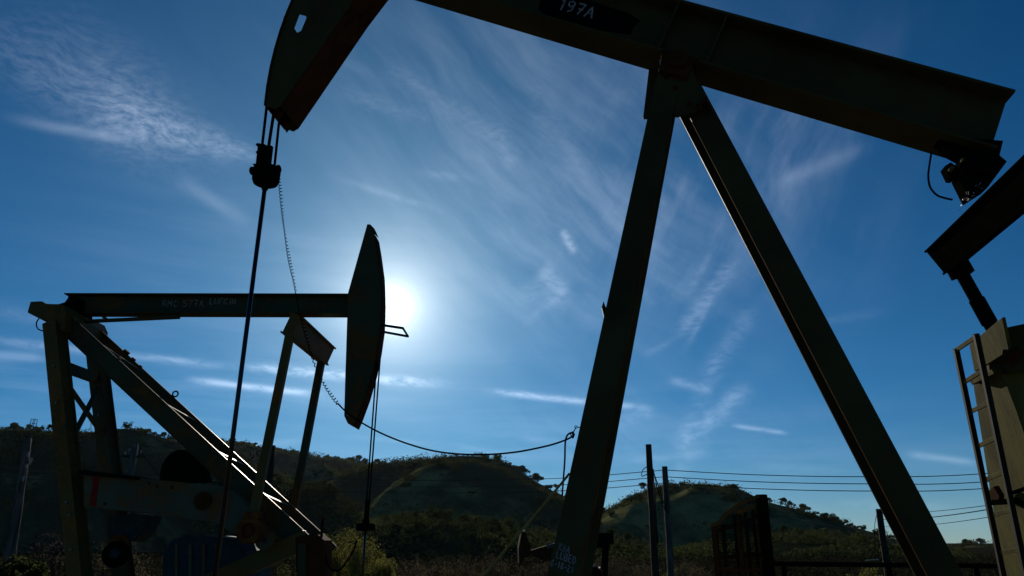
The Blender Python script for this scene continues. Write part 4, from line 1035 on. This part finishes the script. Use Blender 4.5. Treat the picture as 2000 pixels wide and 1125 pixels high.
# ------------------------------------------------------------------ guard panel and pipe fence
def guard():
    P = Plane(1450, 11.0, 30); n, t = P.n, P.t; pt = P.pt
    c = pt(1450, 1125, 0)
    R = thing('guard_panel', Vector((c.x, c.y, 0)), 'rusty steel guard with wire mesh panels and a stepped curved top', 'guard')
    def bar(p, q, w, h, o=0, nm='frame_bar', m='rust'): MB().bar(pt(*p, o), pt(*q, o), n, w, h).build(nm, M[m], R, bevel=.004)
    def drop(p, o=0):
        q = pt(*p, o); return q, Vector((q.x, q.y, 0.0))
    def post(p, w, o=0, m='rust'):
        a, b = drop(p, o); MB().bar(a, b, n, w, w).build('frame_post', M[m], R, bevel=.004); return a, b
    post((1487, 966), .125, m='black'); post((1395, 1026), .07); post((1442, 1003), .05, .02); post((1480, 985), .04, .03)
    top = MB(); arc = [(1391, 1025), (1406, 1021), (1408, 1014), (1420, 1003), (1436, 992), (1444, 985), (1455, 979), (1470, 974), (1484, 969)]
    for a, b in zip(arc, arc[1:]): top.bar(pt(*a, -.03), pt(*b, -.03), n, .07, .045)
    top.build('top_rail', M['ochre'], R)  # ochre lightens the rail to imitate sunlight on it
    bar((1440, 1001), (1482, 985), .06, .06, -.02, m='ochre')  # ochre again, for the lit tan of this upper bar
    bar((1400, 1113), (1500, 1113), .05, .05, 0.01)
    ms = MB(); q0 = pt(1400, 1018, .03); q1 = pt(1486, 985, .03)
    A0 = Vector((q0.x, q0.y, 0)); B0 = Vector((q1.x, q1.y, 0)); N = 46
    for i in range(N + 1):
        f = i / N; x = 1400 + 86 * f; yt = interp(arc, x) + 3; r_ = pt(x, yt, .03); b_ = A0.lerp(B0, f)
        b_ = Vector((r_.x, r_.y, .1)); ms.tube([r_, b_], .0036, 4, cap=False)
    for k in range(22):
        z = .2 + k * .115
        lo = None
        for i in range(N + 1):
            x = 1400 + 86 * i / N; r_ = pt(x, interp(arc, x) + 3, .03)
            if r_.z > z: lo = Vector((r_.x, r_.y, z)) if lo is None else lo; hi = Vector((r_.x, r_.y, z))
        if lo is not None: ms.tube([lo, hi], .004, 4, cap=False)
    ms.build('wire_mesh', M['black'], R)
    for x, w in ((1412, .04), (1434, .03), (1455, .08), (1470, .03)):
        a = pt(x, interp(arc, x) + 14, .35); MB().bar(a, Vector((a.x, a.y, 0)), n, w, .04).build('slat', M['rust'], R)
    bar((1404, 1036), (1486, 1008), .04, .05, .33, 'slat_rail'); bar((1404, 1090), (1490, 1082), .04, .05, .33, 'slat_rail')
guard()

def pipe_fence():
    P = Plane(1750, 12.5, 4); n, t = P.n, P.t
    a = P.pt(1508, 1101, 0); b = P.pt(2060, 1107, 0); c = P.pt(1750, 1104, 0)
    R = thing('pipe_fence', Vector((c.x, c.y, 0)), 'low dark pipe rail fence with wire mesh along the bottom right', 'fence')
    MB().bar(a, b, n, .06, .062).build('rail', M['black'], R, bevel=.01)
    for x in (1530, 1735, 1905, 2040):
        q = P.pt(x, 1103, .02); MB().cyl(Vector((q.x, q.y, q.z)), Vector((q.x, q.y, 0)), .035, 10).build('post', M['black'], R)
    ms = MB(); L = (b - a).length
    for i in range(int(L / .09)):
        q = a.lerp(b, i * .09 / L); ms.tube([q, Vector((q.x, q.y, .15))], .002, 3, cap=False)
    for k in range(10):
        z = .2 + k * .1; ms.tube([Vector((a.x, a.y, z)), Vector((b.x, b.y, z))], .002, 3, cap=False)
    ms.build('wire_mesh', M['wire'], R)
    q = P.pt(1716, 1093, -.05); MB().bar(q - t * .17 - ZUP * .012, q, n, .05, .012).build('bracket', M['steel'], R)
pipe_fence()

# ------------------------------------------------------------------ poles and wires
def pole(px, top, D, r, label, mat='wood', group=None, lean=None, conduit=False, arm=None, ins=None, r2=None, gz=None):
    q = far_point(px, top, D); gz = ground_z(q.x, q.y) if gz is None else gz
    foot = Vector((q.x, q.y, gz - .2))
    if lean: foot += lean
    R = thing('utility_pole', Vector((foot.x, foot.y, gz)), label, 'utility pole', group)
    mb = MB(); segs = 7; mb.tube([foot.lerp(q, i / segs) + Vector((.012 * math.sin(i * 2.1), .012 * math.cos(i), 0)) * (0 if i in (0, segs) else 1) for i in range(segs + 1)], r2 or r * 1.25, 12, r)
    mb.build('shaft', M[mat], R, True)
    if conduit:
        MB().tube([q + Vector((r * .9, -r * .75, -1.0)), foot + Vector((r * 1.1, -r * 1.0, 2.4))], r * .22, 7).build('conduit', M['wire'], R, True)
    if arm:
        for dz in arm:
            c = q - ZUP * dz; MB().bar(c - Vector((.9, .25, 0)) * arm[dz], c + Vector((.9, .25, 0)) * arm[dz], ZUP, .12, .09).build('crossarm', M['wooddark'], R)
    if ins:
        for dx, dz in ins:
            c = q + Vector((dx, -.12, -dz)); im = MB(); im.cyl(c - ZUP * .08, c, .03, 8); im.cyl(c, c + ZUP * .05, .055, 10, .035); im.cyl(c + ZUP * .05, c + ZUP * .09, .045, 10, .025); im.build('insulator', M['glass'], R, True)
    return q
pole(54, 856, 31, .125, 'leaning grey wooden pole with insulators at the far left edge', ins=((.20, .55), (.22, .95), (.19, 1.35), (.34, .75)), arm={.8: .22}, lean=Vector((0.3, 0, 0)))
qB = pole(264, 868, 44, .16, 'pale wooden pole with white insulators behind the braced legs', ins=((-.62, .62), (-.38, .45), (-.2, .3), (.42, .38), (-.8, .75), (.05, .1)), arm={.6: .62})
qC = pole(533, 870, 48, .16, 'pole standing just behind the slanted arms of the second pumpjack', 'wooddark', conduit=True)
qD = pole(1266.5, 868, 33, .125, 'taller of two bare poles right of the steel leg, carrying a grey conduit', 'wooddark', conduit=True)
qE = pole(1298, 911, 40, .14, 'shorter bare pole standing right beside the taller conduit pole', 'wood')
qF = pole(1716.5, 994, 58, .20, 'short pole with loops of wire close to the big rear leg', 'wooddark')
MB_ = MB(); MB_.tube(bez([qD + Vector((.12, -.1, -1.0)), qD + Vector((.3, 0, -1.9)), qD + Vector((.62, .3, -2.6)), qE + Vector((-.02, -.15, -.8))], 8), .018, 6)
MB_.tube(bez([qD + Vector((.12, -.1, -1.1)), qD + Vector((.38, 0, -1.9)), qD + Vector((.7, .3, -2.75)), qE + Vector((-.02, -.15, -1.1))], 8), .018, 6)
MB_.tube(bez([qD + Vector((-.1, -.1, -.9)), qD + Vector((-.3, -.1, -1.05)), qD + Vector((-.36, -.1, -1.3)), qD + Vector((-.1, -.12, -1.2))], 6), .018, 6)
tag(MB_.build('service_cable', M['cable'], None, True), 'black cable loops slung between the two bare poles', 'cable')
lp = MB(); lp.tube(bez([qF + Vector((-.15, -.1, -.2)), qF + Vector((-.5, -.1, -1.2)), qF + Vector((-.9, -.1, -4.2)), qF + Vector((-1.3, -.1, -6))], 6), .02, 5); lp.tube(bez([qF + Vector((-.2, 0, -2.2)), qF + Vector((-.45, 0, -2.6)), qF + Vector((-.4, 0, -3.2)), qF + Vector((-.1, 0, -3.0))], 6), .02, 5)
tag(lp.build('guy_wire', M['cable'], None, True), 'thin wire loops hanging from the short pole by the rear leg', 'wire')
# three conductors crossing the view, in spans carried by pole E
for k, (yl, yE, y1, y2, nm) in enumerate(((934, 918, 931, 926, 'topmost'), (947, 931, 945, 942, 'middle'), (959, 944, 959, 955, 'lowest'))):
    L0 = far_point(-300, yl - 70, 66); L1 = far_point(545, yl - 3, 58); mid_ = far_point(1095, yl, 46); E_ = far_point(1298, yE, 40); r0 = far_point(1690, y1, 38); r1 = far_point(1910, y2, 41); r2 = far_point(2300, y2 - 32, 47)
    mb = MB(); mb.tube(bez([L1, far_point(740, yl + 3, 54), far_point(900, yl + 4, 50), mid_, E_], 10), .018, 6); mb.tube(bez([E_, far_point(1480, (yE + y1) / 2 + 3, 38.5), r0, r1, r2], 10), .018, 6)
    mb.tube(catenary(L0, L1, .6), .018, 6)
    tag(mb.build('power_line', M['wire'], None, True), '%s of the three level power lines strung across the two bare poles' % nm, 'power line')
for k, (ys, ye, nm) in enumerate(((998, 975, 'highest'), (1009, 983, 'thickest'), (1019, 998, 'lowest'))):
    a = qF - ZUP * (.2 + .45 * k); b = far_point(1935, ye - 2, 30)
    tag(MB().tube(catenary(a, b + (b - a) * .4, .25), .011 if k != 1 else .017, 5).build('service_wire', M['cable'], None, True), '%s of the wires rising right from the short pole to the ladder' % nm, 'wire')
tag(MB().tube(catenary(qB + Vector((.42, -.1, -.36)), qC - ZUP * .6, 2.4), .014, 6).build('service_wire', M['cable'], None, True), 'dark wire sagging between the two poles behind the second pumpjack', 'wire')

# little masts on the left ridge
def mast(px, top, foot, label):
    p = hill_pt('left', px, .995); q = far_point(px, top, math.hypot(p.x, p.y))
    R = thing('hilltop_pole', p, label, 'utility pole')
    MB().cyl(p - ZUP, q, .16, 6).build('shaft', M['wooddark'], R); MB().bar(q - Vector((1.3, 0, .4)), q + Vector((1.3, 0, -.4)), ZUP, .22, .18).build('crossarm', M['wooddark'], R)
    MB().bar(q - Vector((.9, 0, 1.3)), q + Vector((.9, 0, -1.3)), ZUP, .16, .16).build('crossarm', M['wooddark'], R)
mast(258, 823, 840, 'tiny pole with a crossarm on the left hill crest beside a round tree')
mast(178, 818, 842, 'tiny hilltop pole seen between the braced pumpjack legs')
mast(321, 843, 858, 'tiny hilltop pole just left of the slanted pumpjack arm')
def derrick():
    p = hill_pt('left', 61, .995); D = math.hypot(p.x, p.y); top = far_point(63, 818, D).z; h = top - p.z
    R = thing('hilltop_derrick', p, 'tiny lattice frame standing on the far left hill crest', 'derrick')
    for sx in (-1, 1):
        for sy in (-1, 1): MB().bar(p + Vector((sx * 1.2, sy * 1.2, -1)), p + Vector((sx * .95 + .5, sy * .9, h)), Vector((1, 0, 0)), .2, .2).build('leg', M['rust'], R)
    for f in (.3, .62, .95):
        rr = MB()
        for sy in (-1, 1): rr.bar(p + Vector((-1.1 + .5 * f, sy, h * f)), p + Vector((1.1 + .5 * f, sy, h * f)), ZUP, .18, .18)
        rr.build('crossbar', M['rust'], R)
derrick()

# ------------------------------------------------------------------ the air in the valley
def haze():
    mb = MB(); mb.box(Vector((0, 0, 58)), Vector((3100, 0, 0)), Vector((0, 3100, 0)), Vector((0, 0, 64)))
    o = mb.build('haze', None, None)
    m = bpy.data.materials.new('thin_air'); m.use_nodes = True; nt = m.node_tree; nt.nodes.clear()
    out = nt.nodes.new('ShaderNodeOutputMaterial'); v = nt.nodes.new('ShaderNodeVolumePrincipled')
    v.inputs['Color'].default_value = (0.86, 0.92, 1.0, 1); v.inputs['Density'].default_value = HAZE; v.inputs['Anisotropy'].default_value = 0.45
    nt.links.new(v.outputs[0], out.inputs['Volume']); o.data.materials.append(m)
    tag(o, kind='stuff')
HAZE = 0.000009
haze()
scene.cycles.volume_bounces = 0
